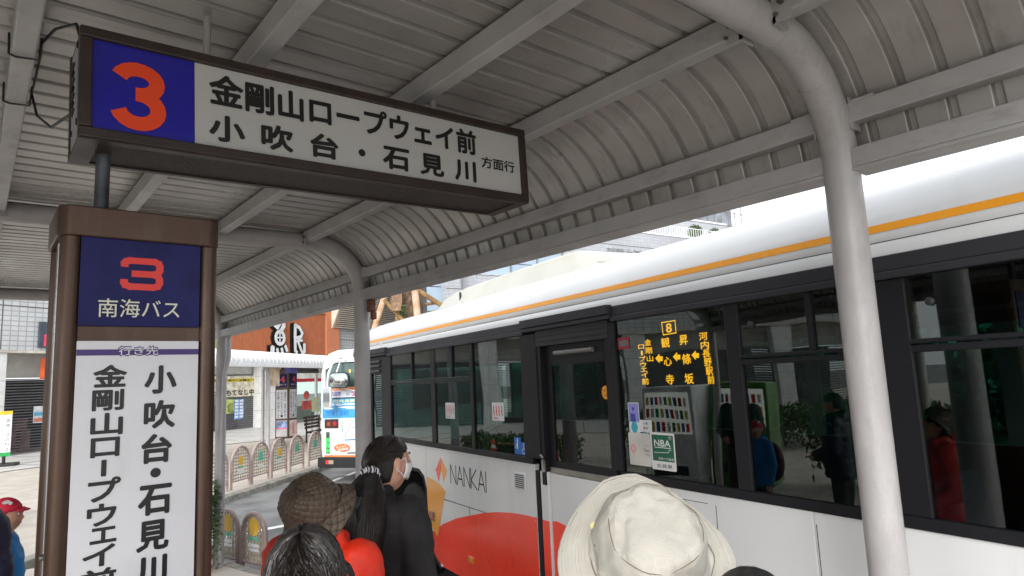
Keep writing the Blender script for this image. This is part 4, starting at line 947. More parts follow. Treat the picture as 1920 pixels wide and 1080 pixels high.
# restaurant fascia: orange box with white brush characters
ow = .25
os0, oz0 = 9.2, 3.84
rs = FAp(612, 640, ow)[0]; rs2 = FAp(637, 640, ow)[0]; oz1 = FAp(600, 588, ow)[1]
of = thing('restaurant_fascia', 'orange ribbed fascia board with two large white brush characters outlined in black', 'sign', tuple(FF.p(os0, oz0)))
spart('ribbed_panel', os0, rs, oz0, oz1, 0, ow - .1, M['orangewall'], of)
b = MB(); u = os0
while u < rs: b.box(u, u + .05, oz0, oz1, ow - .1, ow - .07, FF); u += .12
out('cladding_rib', b, M['orangewall'], of, stuff=True)
spart('trim', rs, rs2, oz0, oz1 + .32, 0, ow, M['orangetrim'], of, .01); spart('trim', os0, rs - .002, oz1 + .002, oz1 + .32, 0, ow, M['orangetrim'], of, .01)
def brush(name, strokes, ox, oz, sc):
    b = MB(); 
    for wv, m_, gg in ((ow + .02, 1, 1.45), (ow + .16, 0, 1.0)):
        for pts, w in strokes:
            N2 = len(pts); ww = (w[0] + (0 if gg == 1 else .13), w[1] + (0 if gg == 1 else .13))
            for i, (p, q) in enumerate(zip(pts[:-1], pts[1:])):
                wa = ww[0] + (ww[1] - ww[0]) * i / max(1, N2 - 1); 
                b.stroke([(ox + p[0] * sc, oz + p[1] * sc), (ox + q[0] * sc, oz + q[1] * sc)], wa * sc, FF, wv + i * .001 + (.004 if gg == 1 else 0), m_, ex=-.12 if m_ else None)
            for p, k in ((pts[0], ww[0]), (pts[-1], ww[1])): b.disc(ox + p[0] * sc, oz + p[1] * sc, k * sc * .5, FF, wv + .003, 12, m_)
            for p in pts[1:-1]: b.disc(ox + p[0] * sc, oz + p[1] * sc, (ww[0] + ww[1]) * sc * .25, FF, wv + .0035, 10, m_)
    return out(name, b, [M['white'], M['inkblack']], of)
cu, cz = FAp(533, 637, ow)
ell = [(.0 + .34 * math.cos(rad(a)), .0 + .37 * math.sin(rad(a))) for a in range(0, 361, 24)]
brush('brush_character', [([(-.42, 1.02), (-.36, .72), (-.2, .62)], (.26, .3)), ([(-.2, .62), (.05, .92), (.28, 1.1), (.3, .7), (.12, .45)], (.24, .28)), (ell, (.2, .2)), ([(-.2, .0), (.2, .02)], (.10, .10)), ([(.0, .25), (.0, -.3)], (.10, .10)),
      ([(-.58, -.62), (-.6, -.88)], (.32, .28)), ([(-.2, -.7), (-.16, -.9)], (.2, .16)), ([(.16, -.66), (.22, -.86)], (.2, .16)), ([(.46, -.5), (.58, -.74)], (.2, .16))], FAp(521, 633, ow)[0], FAp(521, 633, ow)[1] - .02, 1.02)
brush('brush_character', [([(-.25, .95), (-.28, .2), (-.25, -.75), (-.12, -.85)], (.26, .2)), ([(-.2, .95), (.15, .8), (.42, .45), (.3, .2), (-.1, .12)], (.22, .2)), ([(.3, .2), (.0, -.1), (.2, -.5), (.45, -.95), (.62, -.8), (.62, -.35)], (.18, .26)), ([(-.1, -.1), (.4, -.05)], (.16, .12))], FAp(557, 637, ow)[0] - .1, FAp(557, 637, ow)[1], .92)
gp = FAp(404, 640, ow); b = MB()
for i, (du, dz, r_) in enumerate(((0, 0, .22), (.2, .25, .18), (-.12, .35, .14), (.1, -.35, .16))): b.disc(gp[0] + du, gp[1] + dz, r_, FF, ow + .01 + i * .002, 9, ex=.01)
out('green_leaf_emblem', b, mat('leaf_green_print', srgb(140, 176, 96), .5), of)
# louvred overhang
lv = thing('louvre_canopy', 'beige slatted overhang high on the white tiled building behind the bus', 'canopy', tuple(FF.p(18, 6.3, 0)))
b = MB()
for i in range(30):
    w = .30 + i * .06; z = 5.75 + i * .13
    b.box(19.2, 31, z, z + .055, w, w + .07, FF)
out('slats', b, M['louvre'], lv, stuff=True)
for u in (19.1, 23, 27, 31): 
    b = MB(); b.add([FF.p(u, 5.7, .05), FF.p(u, 5.7, .29), FF.p(u, 9.6, 2.1), FF.p(u, 9.6, .05), FF.p(u + .1, 5.7, .05), FF.p(u + .1, 5.7, .29), FF.p(u + .1, 9.6, 2.1), FF.p(u + .1, 9.6, .05)], [(0, 1, 2, 3), (7, 6, 5, 4), (0, 4, 5, 1), (1, 5, 6, 2), (2, 6, 7, 3), (3, 7, 4, 0)]); out('bracket', b, M['louvre'], lv)
spart('backing', 19.2, 31, 5.75, 9.6, .05, .12, mat('backing_grey', srgb(120, 112, 100), .7), lv); spart('top_board', 19.1, 31.1, 9.61, 9.7, .05, 2.3, M['louvre'], lv)  # plain grey-brown board behind the slats
# blade sign on the tiles, orange strip banner, white column banner
a0, zt = FAp(75, 603, .1); a1, zb = FAp(93, 652, .1)
bs = thing('blade_sign', 'dark slate sign board with a pink square, fixed to the white tiles behind the totem', 'sign', tuple(FF.p(a0, zb)))
spart('board', a0, a1 + .6, zb, zt, .01, .12, mat('slate_board', srgb(58, 66, 78), .4), bs, .01)
c0, zc1 = FAp(83, 627, .12); c1, zc0 = FAp(92, 649, .12); spart('pink_square', c0, c1 + .5, zc0, zc1, .12, .13, mat('pink_panel', srgb(226, 66, 100), .4), bs); 
a0, zt = FAp(77, 671, -.3); a1, zb = FAp(86, 711, -.3)
ob = thing('orange_banner', 'narrow orange vertical banner under the soffit at the left shop', 'banner', tuple(FF.p(a0, zb, -.3)))
spart('cloth', a0, a1 + .3, zb, zt, -.32, -.28, mat('banner_orange', srgb(214, 92, 40), .6), ob)
# standing flag sign at the far left edge
P = onZ(6, 874, IZ + .02)
fl = thing('standing_banner', 'white standing banner with yellow top and green foot, on a black base', 'banner', tuple(P), rad(-25))
F3 = Frame(P, (math.cos(rad(-12)), math.sin(rad(-12)), 0), (0, 0, 1))
zt = onY(6, 778, P.y).z - P.z
b = MB(); b.box(-.35, .17, .45, zt, -.015, .015, F3); out('panel', b, M['panelwhite'], fl)
b = MB(); b.box(-.35, .175, zt, zt + .12, -.02, .02, F3); out('yellow_top', b, mat('banner_top_yellow', srgb(240, 180, 20), .5), fl)
b = MB(); b.box(-.35, .175, .32, .45, -.02, .02, F3); out('green_foot', b, mat('banner_green', srgb(20, 150, 70), .5), fl)
b = MB()
for i, ch in enumerate('路線バスのりば'): b.text(ch, F3, .02, .12, zt - .25 - i * .16, zt - .14 - i * .16, .016, 0)
out('lettering', b, M['inkblack'], fl)
b = MB(); b.tube([F3.p(0, .0, 0), F3.p(0, .33, 0)], .05, 12); b.poly(rrect(-.4, .42, -.3, .3, .1), Frame(P, F3.U, F3.U.cross(Vector((0, 0, 1))), (0, 0, 1)), 0, .09); out('base', b, M['black'], fl, bevel=.02)
P2 = P + FD * -1.0

# ================================================================== ISLAND SHELTER (white, opposite)
ish = thing('island_shelter', 'white curved ribbed roof on slim posts over the opposite bus stop', 'shelter', tuple(I(8, -9, IZ)))
E0 = Vector((10.3, 25.0, 0))
IF = Frame(E0, DI, (0, 0, 1), NI)                     # u along, v up, w towards us
def isec(u):
    return [IF.p(u, 2.60, 1.0)] + [IF.p(u, 2.68 + .36 * math.sin(rad(a)), 1.0 - .95 * (1 - math.cos(rad(a)))) for a in range(0, 91, 10)] + [IF.p(u, 3.06, -1.2), IF.p(u, 3.04, -2.4)]
for k in range(0, 62):
    u = -9.6 + k * .26
    b = MB(); pr_ = [(0, 0), (.20, 0), (.215, .03), (.245, .03), (.26, 0)]
    rows = []
    for (du, h) in pr_:
        sec = isec(u + du); sec2 = [p + Vector((0, 0, h * .8)) + NI * h * .5 for p in sec]; rows.append(sec2)
    b.grid(rows); out('roof_sheet', b, M['white'], ish, smooth=False)
b = MB(); b.box(-9.6, 6.52, 2.50, 2.60, .93, 1.03, IF); out('eave_gutter', b, M['white'], ish, bevel=.01)
b = MB(); b.box(-9.6, 6.52, 2.90, 3.0, -2.45, -2.35, IF); out('eave_gutter', b, M['white'], ish, bevel=.01)
for u in (-9.0, -4.2, .55, 5.4):
    b = MB(); b.tube([IF.p(u, IZ, .55), IF.p(u, 2.35, .55), IF.p(u, 2.7, .45), IF.p(u, 2.9, .1), IF.p(u, 2.95, -.6), IF.p(u, 2.95, -1.6), IF.p(u, 2.9, -2.1), IF.p(u, 2.6, -2.3), IF.p(u, IZ, -2.3)], .07, 12); out('post', b, M['pipe'], ish, smooth=True)
    b = MB(); b.box(u + .35, u + .75, 1.9, 2.55, .35, .55, IF); out('hanging_notice', b, mat('orange_white_notice', srgb(214, 190, 166), .5, var=.2) if u == -9.0 else bpy.data.materials['orange_white_notice'], ish, bevel=.01)
# hanging blue sign under island roof
pt = IF.p(-1.9, 2.45, .4)
hs_ = thing('island_sign_box', 'small dark hanging sign box with a blue end under the white island roof', 'sign', tuple(pt))
b = MB(); b.box(-2.2, -1.6, 2.36, 2.58, .1, .3, IF); out('blue_end', b, M['signblue'], hs_)
b = MB(); b.box(-1.598, .1, 2.36, 2.58, .1, .3, IF); out('box', b, M['brownframe'], hs_, bevel=.01)
# totem 4
P4 = onZ(530, 836, IZ)
t4 = thing('island_totem', 'brown double bus stop totem with a red 4, before the shutters opposite', 'bus stop', tuple(P4))
def tot_face(o, U, w, h0, name):
    Fr = Frame(o, U, (0, 0, 1)); 
    return Fr
UA = Vector((.80, -.6, 0)); UB = Vector((.80, .6, 0)) 
vd = Vector((P4.x, P4.y, 0)).normalized(); vr = Vector((vd.y, -vd.x, 0))
UA = (vr * .94 - vd * .33).normalized(); UB = (vr * .62 + vd * .78).normalized()
c0 = P4 + UA * -.30 - vd * .15
for nm, o, U, w_, num in (('front', c0, UA, .52, '4'), ('side', c0 + UA * .53, UB, .52, '4')):
    Fr = Frame(o, U, (0, 0, 1)); bk = .12
    b = MB(); b.box(0, w_, .28, 2.95, -bk, 0, Fr); out('casing', b, M['bronze'], t4, bevel=.02)
    b = MB(); b.box(.06, w_ - .06, 2.25, 2.75, .0, .012, Fr); out('number_panel', b, M['totemblue'], t4)
    b = MB(); b.text('4', Fr, .2, .38, 2.42, 2.68, .014, .02); out('route_number', b, M['totemred'], t4)
    b = MB(); b.text('南海バス', Fr, .12, .44, 2.31, 2.38, .014, .0); out('operator_name', b, M['white'], t4)
    b = MB(); b.box(.05, w_ - .05, 1.05, 2.15, .0, .012, Fr); out('destination_panel', b, M['panelwhite'], t4)
    b = MB()
    for j, colm in enumerate(('滝畑ダム・岩湧山登山口', 'サイクルセンター', '天野山旭ヶ丘')):
        nch = len(colm); 
        for i, ch in enumerate(colm):
            if ch == '・': continue
            x_ = w_ - .17 - j * .13; b.text(ch, Fr, x_, x_ + .085, 2.07 - (i + 1) * .98 / nch, 2.06 - i * .98 / nch, .014, .01)
    out('destination_lettering', b, M['inkblack'], t4)
    b = MB(); b.box(.05, w_ - .05, .36, .97, .0, .012, Fr); pc = out('poster', b, mat('poster_grey', srgb(196, 194, 196), .5, var=.1) if nm == 'front' else mat('poster_rose', srgb(214, 196, 190), .5, var=.1), t4)
    b = MB(); b.box(.05, w_ - .05, .70, .95, .0125, .014, Fr) if nm == 'front' else b.text('注意', Fr, .2, .32, .45, .9, .014, .01); out('poster_print', b, mat('poster_lilac', srgb(150, 170, 214), .5, var=.3, vscale=6) if nm == 'front' else M['orangered'], t4)
    if nm == 'front':
        b = MB(); b.box(.05, w_ - .05, .64, .70, .0125, .015, Fr); out('poster_pink', b, mat('poster_pink', srgb(226, 120, 160), .5), t4)
b = MB(); b.tube([P4 + vd * .05, P4 + vd * .05 + Vector((0, 0, 3.0))], .07, 12); out('post', b, M['bronze_dark'], t4, smooth=True)
b = MB(); b.tube([P4 + vd * .05 + Vector((0, 0, 2.9)), P4 + vd * .05 + Vector((0, 0, 3.25))], .035, 8); out('top_pole', b, M['bronze_dark'], t4)
# bench with papers
PB = onZ(594, 828, IZ)
bn = thing('wooden_bench', 'dark brown slatted wooden bench with backrest on the opposite island, partly behind the second bus', 'bench', tuple(PB))
BFm = Frame(PB, DI, (0, 0, 1), NI); wood = mat('dark_bench_wood', srgb(66, 48, 40), .6, var=.2, vscale=8)
for i in range(4): b = MB(); b.box(-.55, .75, .42, .455, -.2 + i * .115, -.1 + i * .115, BFm); out('seat_slat', b, wood, bn, bevel=.005)
for i in range(4): b = MB(); b.box(-.55, .75, .55 + i * .13, .65 + i * .13, -.26 - i * .02, -.23 - i * .02, BFm); out('back_slat', b, wood, bn, bevel=.005)
for u in (-.5, .66): 
    b = MB(); b.box(u, u + .05, 0, .42, .15, .2, BFm); b.box(u, u + .05, 0, 1.05, -.24, -.19, BFm); b.box(u, u + .05, .37, .415, -.2, .2, BFm); out('leg_frame', b, M['black'], bn)
P5 = onZ(598, 822, IZ)
st_ = thing('paper_notices', 'pale green and lilac handwritten notices standing behind the bench back', 'notice', tuple(P5))
F5 = Frame(P5, vr, (0, 0, 1)); b = MB(); b.box(-.30, .05, 1.15, 1.75, .0, .02, F5); out('green_notice', b, mat('pale_green_paper', srgb(186, 196, 160), .6), st_)
b = MB(); b.box(.06, .5, 1.1, 1.72, .0, .02, F5); out('lilac_notice', b, mat('pale_lilac_paper', srgb(190, 202, 220), .6), st_); b = MB(); b.text('交千', F5, .12, .44, 1.3, 1.6, .022, .01); out('handwriting', b, M['purple'], st_)
b = MB(); b.box(-.3, -.27, 0, 1.15, 0, .02, F5); out('stand_leg', b, M['black'], st_); b = MB(); b.box(.46, .49, 0, 1.1, 0, .02, F5); out('stand_leg', b, M['black'], st_)

# ================================================================== ARCHED FENCE PANELS
M['pinksteel'] = mat('pink_brown_steel', srgb(160, 140, 136), .45, var=.08, vscale=9)
M['lattice'] = mat('beige_lattice', srgb(170, 158, 142), .6, var=.1)
def make_fence(name, label, emb, o, U, W=.72, H=.86, group='arched fence panels on the opposite kerb'):
    t = thing(name, label, 'fence', tuple(o), 0, group)
    Fr = Frame(o, U, (0, 0, 1)); r = W / 2 - .03; hc = H - r * 1.0
    pts = [(.03, -.02), (.03, hc)] + [(W / 2 - r * math.cos(rad(a)), hc + r * math.sin(rad(a))) for a in range(0, 181, 15)][1:] + [(W - .03, -.02)]
    b = MB(); b.tube([Fr.p(u, v) for u, v in pts], .030, 10); out('arch_tube', b, M['pinksteel'], t, smooth=True)
    b = MB(); b.tube([Fr.p(.03, .17), Fr.p(W - .03, .17)], .018, 8); out('lower_rail', b, M['pinksteel'], t, smooth=True)
    b = MB(); n = 8
    for i in range(1, n):
        u = .03 + (W - .06) * i / n; top = hc + math.sqrt(max(0, r * r - (u - W / 2) ** 2)); b.box(u - .014, u + .014, .18, top, -.006, .006, Fr)
    v = .23
    while v < H - .05:
        hw = r if v < hc else math.sqrt(max(0, r * r - (v - hc) ** 2)); b.box(W / 2 - hw, W / 2 + hw, v - .014, v + .014, -.005, .005, Fr); v += .075
    out('lattice', b, M['lattice'], t, stuff=True)
    b = MB(); col = emb; 
    if emb == 'sun':
        for i in range(8): a = rad(i * 45); b.disc(W / 2 + .07 * math.cos(a), .60 + .07 * math.sin(a), .045, Fr, .008 + i * 1e-4, 8, ex=.004)
        b.disc(W / 2, .60, .07, Fr, .0095, 14, ex=.004); out('flower_emblem', b, M['embyellow'], t)
        b = MB(); b.disc(W / 2 - .06, .46, .05, Fr, .009, 8, rv=.03); b.disc(W / 2 + .06, .46, .05, Fr, .009, 8, rv=.03); out('leaf_emblem', b, M['embgreen'], t)
    else:
        b.poly([(W / 2 - .13, .50), (W / 2 + .13, .50), (W / 2 + .07, .62), (W / 2 + .09, .66), (W / 2, .76), (W / 2 - .10, .66), (W / 2 - .06, .62)], Fr, .008, .012); out('tree_emblem', b, M['embgreen'], t)
    b = MB(); b.box(W / 2 - .12, W / 2 + .12, .36, .40, .008, .012, Fr); b.box(W / 2 - .10, W / 2 + .12, .31, .345, .008, .012, Fr); out('nameplate', b, M['white'], t)
    return t
M['embyellow'] = mat('emblem_yellow', srgb(222, 178, 66), .5); M['embgreen'] = mat('emblem_green', srgb(90, 184, 160), .5)
def locat(px, py, z=IZ): return onZ(px, py, z)
fx = [(386, 'tree'), (432, 'sun'), (471, 'tree'), (508, 'sun'), (543, 'tree'), (578, 'tree')]
lab = {386: 'pink arched fence panel partly hidden behind the white shelter post on the left', 432: 'pink arched fence panel with a yellow flower emblem, just right of the white post', 471: 'pink arched fence panel with green emblem between two yellow flower panels', 508: 'pink arched fence panel with a yellow flower, in front of the number 4 totem', 543: 'pink arched fence panel with green emblem, right of the number 4 totem', 578: 'rightmost pink arched fence panel, next to the blue and white bus'}
l0 = locat(432, 920)
for px, e in fx:
    # stand on the kerb line
    # intersection of the kerb line with the pixel's vertical plane
    r0 = ray(px, 905); nrm_ = Vector((r0.y, -r0.x)); k_ = -(Vector((l0.x, l0.y)).dot(nrm_)) / Vector((DI.x, DI.y)).dot(nrm_)
    o = l0 + DI * k_; o.z = IZ
    make_fence('fence_panel', lab[px], e, o, DI, W=.80 if px < 560 else .86, H=.92)
for (p, n_, l_, W__) in (((2.64, 9.55, gz(9.5)), 'sun', 'near pink arched fence panel close behind the slim white post', .54), ((2.763, 8.9, gz(8.9)), 'sun', 'nearest pink arched fence panel with a yellow flower, left of the brown hat', .54)):
    make_fence('fence_panel', l_, n_, Vector(p), Vector((.257, -.966, 0)).normalized(), W=W__, H=.76, group='arched fence panels beside the shelter')

# ================================================================== SECOND BUS (airport line), rear view
b2o = Vector((6.82, 15.88, 0)); b2d = Vector((.866, .5, 0)); b2u = Vector((.5, -.866, 0))
b2 = thing('airport_bus', 'blue and white bus seen from behind, its back covered with an airport line advertisement', 'bus', tuple(b2o + b2u * 1.15 + Vector((0, 0, -.5))), 0)
RF = Frame(b2o, b2u, (0, 0, 1), -b2d)                  # rear face: u right, v up, w towards us
def R2(px, py): q = on_plane(px, py, b2o, b2d) - b2o; return q.dot(b2u), q.z
W2 = 2.32
skyb = mat('sky_blue_wrap', srgb(66, 156, 204), .3, var=.12, vscale=1.5, coat=.4)
secs = [(.03, .1), (0, .3), (0, 1.9), (.02, 2.2), (.09, 2.45), (.22, 2.62), (.5, 2.70), (W2 - .5, 2.70), (W2 - .22, 2.62), (W2 - .09, 2.45), (W2 - .02, 2.2), (W2, 1.9), (W2, .3), (W2 - .03, .1)]
b = MB(); rows = [[RF.p(u, v, w) for u, v in secs] for w in (0, -.02, -9.5)]
rows[0] = [RF.p(W2 / 2 + (u - W2 / 2) * .985, .1 + (v - .1) * .99, .012) for u, v in secs]
b.grid(rows); b.add([p for p in rows[0]], [tuple(range(len(secs)))]); out('body', b, M['buswhite'], b2, smooth=True)
b = MB(); b.poly([(.05, 1.03), (W2 - .05, 1.03), (W2 - .05, 1.50), (.05, 1.50)], RF, .014, .018); out('blue_wrap', b, skyb, b2)
b = MB(); b.poly([(.05, .90), (W2 - .05, .90), (W2 - .05, 1.03), (.05, 1.03)], RF, .0135, .016); out('fade_wrap', b, mat('pale_blue_wrap', srgb(186, 216, 234), .3), b2)
b = MB(); b.poly([(.15, 1.52), (W2 - .15, 1.52), (W2 - .15, 2.15), (W2 - .3, 2.36), (.45, 2.36), (.17, 2.2)], RF, .013, .017); out('rear_window', b, mat('smoked_rear_glass', srgb(92, 116, 112), .08, spec=.8, var=.25, vscale=1.2), b2)
b = MB(); b.poly([(.14, 1.5), (W2 - .14, 1.5), (W2 - .14, 2.18), (W2 - .3, 2.39), (.44, 2.39), (.14, 2.22)], RF, .0125, .014); out('window_seal', b, M['rubber'], b2)
b = MB(); b.poly([(.18, 1.53), (W2 - .18, 1.53), (W2 - .18, 1.70), (.18, 1.70)], RF, .018, .020); w1 = out('white_ad_panel', b, M['panelwhite'], b2)
b = MB(); b.poly([(.18, 1.70), (1.0, 1.70), (1.0, 1.78), (.18, 1.78)], RF, .018, .020); out('orange_ad_panel', b, mat('ad_orange', srgb(232, 130, 66), .4), b2)
b = MB(); b.text('ラウンドトリップ', RF, .2, .95, 1.715, 1.765, .0205, 0); out('ad_text', b, M['white'], b2)
b = MB(); b.text('関西国際', RF, .2, .60, 1.565, 1.675, .0205, .02); b.text('は、', RF, .76, .86, 1.57, 1.64, .0205, .02); out('ad_text', b, mat('ad_violet', srgb(84, 80, 160), .4), b2)
b = MB(); b.text('24時間', RF, .9, 1.9, 1.55, 1.68, .0205, .04); out('ad_text', b, mat('ad_magenta', srgb(214, 90, 150), .4), b2)
b = MB(); b.text('河内長野・金剛', RF, .36, 1.5, 1.40, 1.48, .0185, .02); out('ad_text', b, mat('ad_cream', srgb(232, 226, 150), .4), b2)
b = MB(); b.text('空港と直結!', RF, .17, .83, 1.09, 1.22, .0185, .025); out('ad_headline', b, mat('ad_blue', srgb(30, 110, 190), .4), b2)
b = MB()
for (u, v, l, h) in ((.10, 1.37, .5, .018), (.2, 1.345, .45, .012), (.62, 1.36, .5, .02), (.08, 1.27, .3, .02), (.5, 1.29, .55, .02), (1.1, 1.33, .4, .02), (.72, 1.26, .4, .012)): b.disc(u + l / 2, v, l / 2, RF, .0186, 14, rv=h)
out('cloud_print', b, M['white'], b2)
b = MB(); b.stroke([(.40, 1.33), (.46, 1.38)], .012, RF, .019); b.stroke([(.40, 1.38), (.46, 1.33)], .012, RF, .019)
b.stroke([(.2 + .04 * i, 1.24 + .09 * math.sin(math.pi * i / 11)) for i in range(12)], .004, RF, .0188); out('plane_print', b, bpy.data.materials['ad_blue'], b2)
b = MB(); b.poly([(.12, .79), (.52, .79), (.52, 1.01), (.12, 1.01)], RF, .018, .03); lp2 = out('tail_lamp', b, mat('dark_lamp_housing', srgb(60, 12, 14), .2, coat=.7), b2)
M['tailred'] = mat('tail_red', srgb(150, 20, 26), .3, em=lin(.8, .05, .05), emstr=.10); M['tailamber'] = mat('tail_amber', srgb(150, 70, 20), .3)
b = MB(); b.disc(.42, .90, .055, RF, .031, 14); out('red_lens', b, M['tailred'], lp2); b = MB(); b.disc(.24, .89, .05, RF, .031, 14); out('amber_lens', b, M['tailamber'], lp2)
b = MB(); b.poly(rrect(.12, .32, .14, .74, .03), RF, .018, .035); lf = out('led_frame', b, M['white'], b2)
b = MB(); b.box(.165, .275, .18, .70, .036, .038, RF); out('led_screen', b, M['ledpanel'], lf)
b = MB()
for i, ch in enumerate('乗降中'): b.text(ch, RF, .172, .268, .45 - i * .125, .55 - i * .125, .039, .03)
out('led_text', b, mat('green_led', lin(0, 1, .1), .5, em=lin(.02, 1, .03), emstr=1.0), lf)
for i, (u, v0, v1, tx) in enumerate(((.58, .66, 1.0, '金剛東'), (.80, .68, 1.0, '三日市'), (1.0, .66, .9, '河内長野'), (.60, .46, .64, '天見'), (1.3, .6, .95, '千代田'))):
    b = MB(); b.box(u, u + .10, v0, v1, .018, .020, RF); pc = out('stop_name_plate', b, M['white'], b2)
    b = MB()
    for j, ch in enumerate(tx): b.text(ch, RF, u + .025, u + .075, v1 - .02 - (j + 1) * (v1 - v0 - .05) / len(tx), v1 - .03 - j * (v1 - v0 - .05) / len(tx), .0205, 0)
    out('stop_name', b, M['inkblack'], pc)
b = MB(); b.stroke([(.68, .78), (.80, .80)], .008, RF, .019); b.stroke([(.70, .55), (.78, .72), (.9, .80), (1.3, .82)], .010, RF, .0192); b.stroke([(.70, .50), (1.6, .53)], .022, RF, .0194); out('route_line', b, bpy.data.materials['ad_blue'], b2)
b = MB()
b.disc(.62, .315, .235, RF, .019, 24, rv=.10); out('orange_oval', b, mat('oval_orange', srgb(232, 122, 70), .4, var=.2, vscale=6), b2)
b = MB(); tl = Frame(RF.p(.62, .315, 0), (RF.U * .985 + RF.V * .17), (RF.V * .985 - RF.U * .17), RF.N); b.text('らくらく', tl, -.16, .12, .0, .06, .0215, .03); b.text('直行快適!', tl, -.13, .18, -.075, -.01, .0215, .03); out('oval_text', b, M['white'], b2)
b = MB(); b.tube([RF.p(.78, .19, .03), RF.p(1.0, .20, .03)], .012, 8); out('hatch_handle', b, M['black'], b2)
b = MB(); b.poly(rrect(-.03, W2 + .03, -.15, .10, .05), RF, -.4, .12); bp_ = out('rear_bumper', b, M['black'], b2, bevel=.02)
b = MB(); b.box(.22, .30, -.06, .035, .12, .13, RF); out('reflector', b, mat('reflector_red', srgb(220, 50, 60), .25, coat=.6), bp_); b = MB(); b.box(.305, .44, -.06, .035, .12, .13, RF); out('reflector', b, mat('reflector_clear', srgb(170, 160, 140), .2), bp_)
b = MB(); b.poly([(.1, .101), (W2 - .1, .101), (W2 - .1, .14), (.1, .14)], RF, .02, .03); out('orange_pinstripe', b, bpy.data.materials['ad_orange'], b2)
b = MB(); b.text('1 4', RF, .85, 1.1, 2.13, 2.2, .0175, 0); out('amber_number', b, M['led'], b2)
# under-view mirror on its white bracket, round wheels
mr = thing('rear_mirror', 'rounded convex mirror on a white tubular bracket at the back of the airport bus', 'mirror', tuple(RF.p(.7, 1.9, .4)))
b = MB(); b.tube([RF.p(.62, 2.52, .04), RF.p(.52, 2.42, .22), RF.p(.46, 2.1, .33), RF.p(.44, 1.85, .35), RF.p(.45, 1.78, .3)], .03, 10); out('bracket', b, M['white'], mr, smooth=True)
b = MB(); b.tube([RF.p(.80, 2.50, .04), RF.p(.72, 2.42, .2), RF.p(.68, 2.1, .33), RF.p(.62, 1.9, .35)], .018, 8); b.tube([RF.p(.52, 2.42, .22), RF.p(1.2, 2.46, .24)], .02, 8); b.tube([RF.p(.74, 1.78, .3), RF.p(1.1, 1.66, .1)], .012, 6); out('bracket', b, M['white'], mr, smooth=True)
mirr = mat('mirror_glass', srgb(200, 205, 205), .03, metal=1.0, var=0, rvar=0)
b = MB(); rows = []
for i in range(7):
    t = i / 6 * math.pi / 2; rr_ = rrect(-.26 * math.sin(t), .26 * math.sin(t), -.17 * math.sin(t), .17 * math.sin(t), .12 * math.sin(t) + 1e-4, 4)
    rows.append([RF.p(.80 + u, 1.95 + v, .40 + .10 * math.cos(t)) for u, v in rr_])
b.grid(rows, close=True); out('convex_glass', b, mirr, mr, smooth=True)
b = MB(); b.poly(rrect(.80 - .28, .80 + .28, 1.95 - .19, 1.95 + .19, .13), RF, .33, .40); out('housing', b, M['black'], mr, bevel=.01)
m2 = thing('side_mirror', 'tall rectangular mirror hanging below the round mirror of the airport bus', 'mirror', tuple(RF.p(.53, 1.55, .5)))
b = MB(); b.poly(rrect(.41, .64, 1.30, 1.80, .06), RF, .42, .50); out('housing', b, M['white'], m2, bevel=.015); b = MB(); b.poly(rrect(.43, .62, 1.32, 1.78, .05), RF, .501, .508); out('mirror_glass', b, mirr, m2)
b = MB(); b.tube([RF.p(.52, 1.78, .46), RF.p(.46, 1.82, .36)], .015, 8); out('arm', b, M['white'], m2)
for w in (-2.6, -7.6):
    for u in (.02, W2 - .3):
        b = MB(); b.tube([RF.p(u, -.04, w), RF.p(u + .28, -.04, w)], .46, 24); out('wheel', b, M['rubber'], b2, smooth=True)
# side windows of bus 2 (far side, seen from elsewhere)
b = MB(); b.box(W2 + .002, W2 + .01, 1.15, 2.1, -9.2, -.5, RF); out('side_glazing', b, bpy.data.materials['smoked_rear_glass'], b2)

# ================================================================== CIVIC BUILDING (right background)
cdir = Vector((math.sin(rad(96)), math.cos(rad(96)), 0)); 
CN = Vector((cdir.y, -cdir.x, 0)); 
if CN.dot(Vector((27.8, 31.5, 0))) > 0: CN = -CN
C0 = Vector((27.0, 32.6, 0))
CF = Frame(C0, cdir, (0, 0, 1), CN)
def CP(px, py, w=0): q = on_plane(px, py, C0 + CN * w, CN) - C0; return q.dot(cdir), q.z
M['walltile2'] = tile_mat('white_tiles_far', srgb(182, 185, 190), srgb(160, 163, 169), .36, .24, axis=tuple(cdir), mortar=.02)
cb = thing('civic_building', 'white tiled civic building with a window band and raised characters, beyond the bus roof', 'building', tuple(C0))
uL = CP(851, 545)[0]; uM = CP(1056, 480)[0]; zt = CP(1250, 446)[1]; 
def cpart(name, u0, u1, v0, v1, w0, w1, mm, par=cb, bev=0): return spart(name, u0, u1, v0, v1, w0, w1, mm, par, bev, CF)
zb0 = CP(880, 514)[1]
cpart('lower_wall', uL, uM, -.5, zb0, -8, 0, M['walltile2'])
cpart('sill_ledge', uL, uM, zb0 + .002, zb0 + .10, -8, .05, mat('ledge_grey', srgb(176, 178, 182), .6))
cpart('main_wall', uM, 30, -.5, zt, -8, .5, M['walltile2'])
cpart('upper_wall', uL, uM - .01, zb0 + 2.9, zt + 1, -8, 0, M['walltile2'])
cpart('parapet_cap', uM, 30, zt + .002, zt + .12, -8, .56, M['white'])
cpart('wall_joint', uM, 30, CP(1200, 464, .5)[1], CP(1200, 464, .5)[1] + .05, .5, .504, bpy.data.materials['dark_joint'])
u = uL + .05; k = 0
while u < uM - .3:
    u2 = min(uM - .05, u + 2.15)
    for (za, zb) in ((zb0 + .12, zb0 + .85), (zb0 + .9, zb0 + 2.85)): pn = cpart('window_pane', u, u2 - .06, za, zb, -.2, -.12, M['winglass'])
    cpart('mullion', u2 - .06, u2, zb0 + .1, zb0 + 2.9, -.2, .0, M['steel']); u = u2
ln = CP(903, 500)[1]
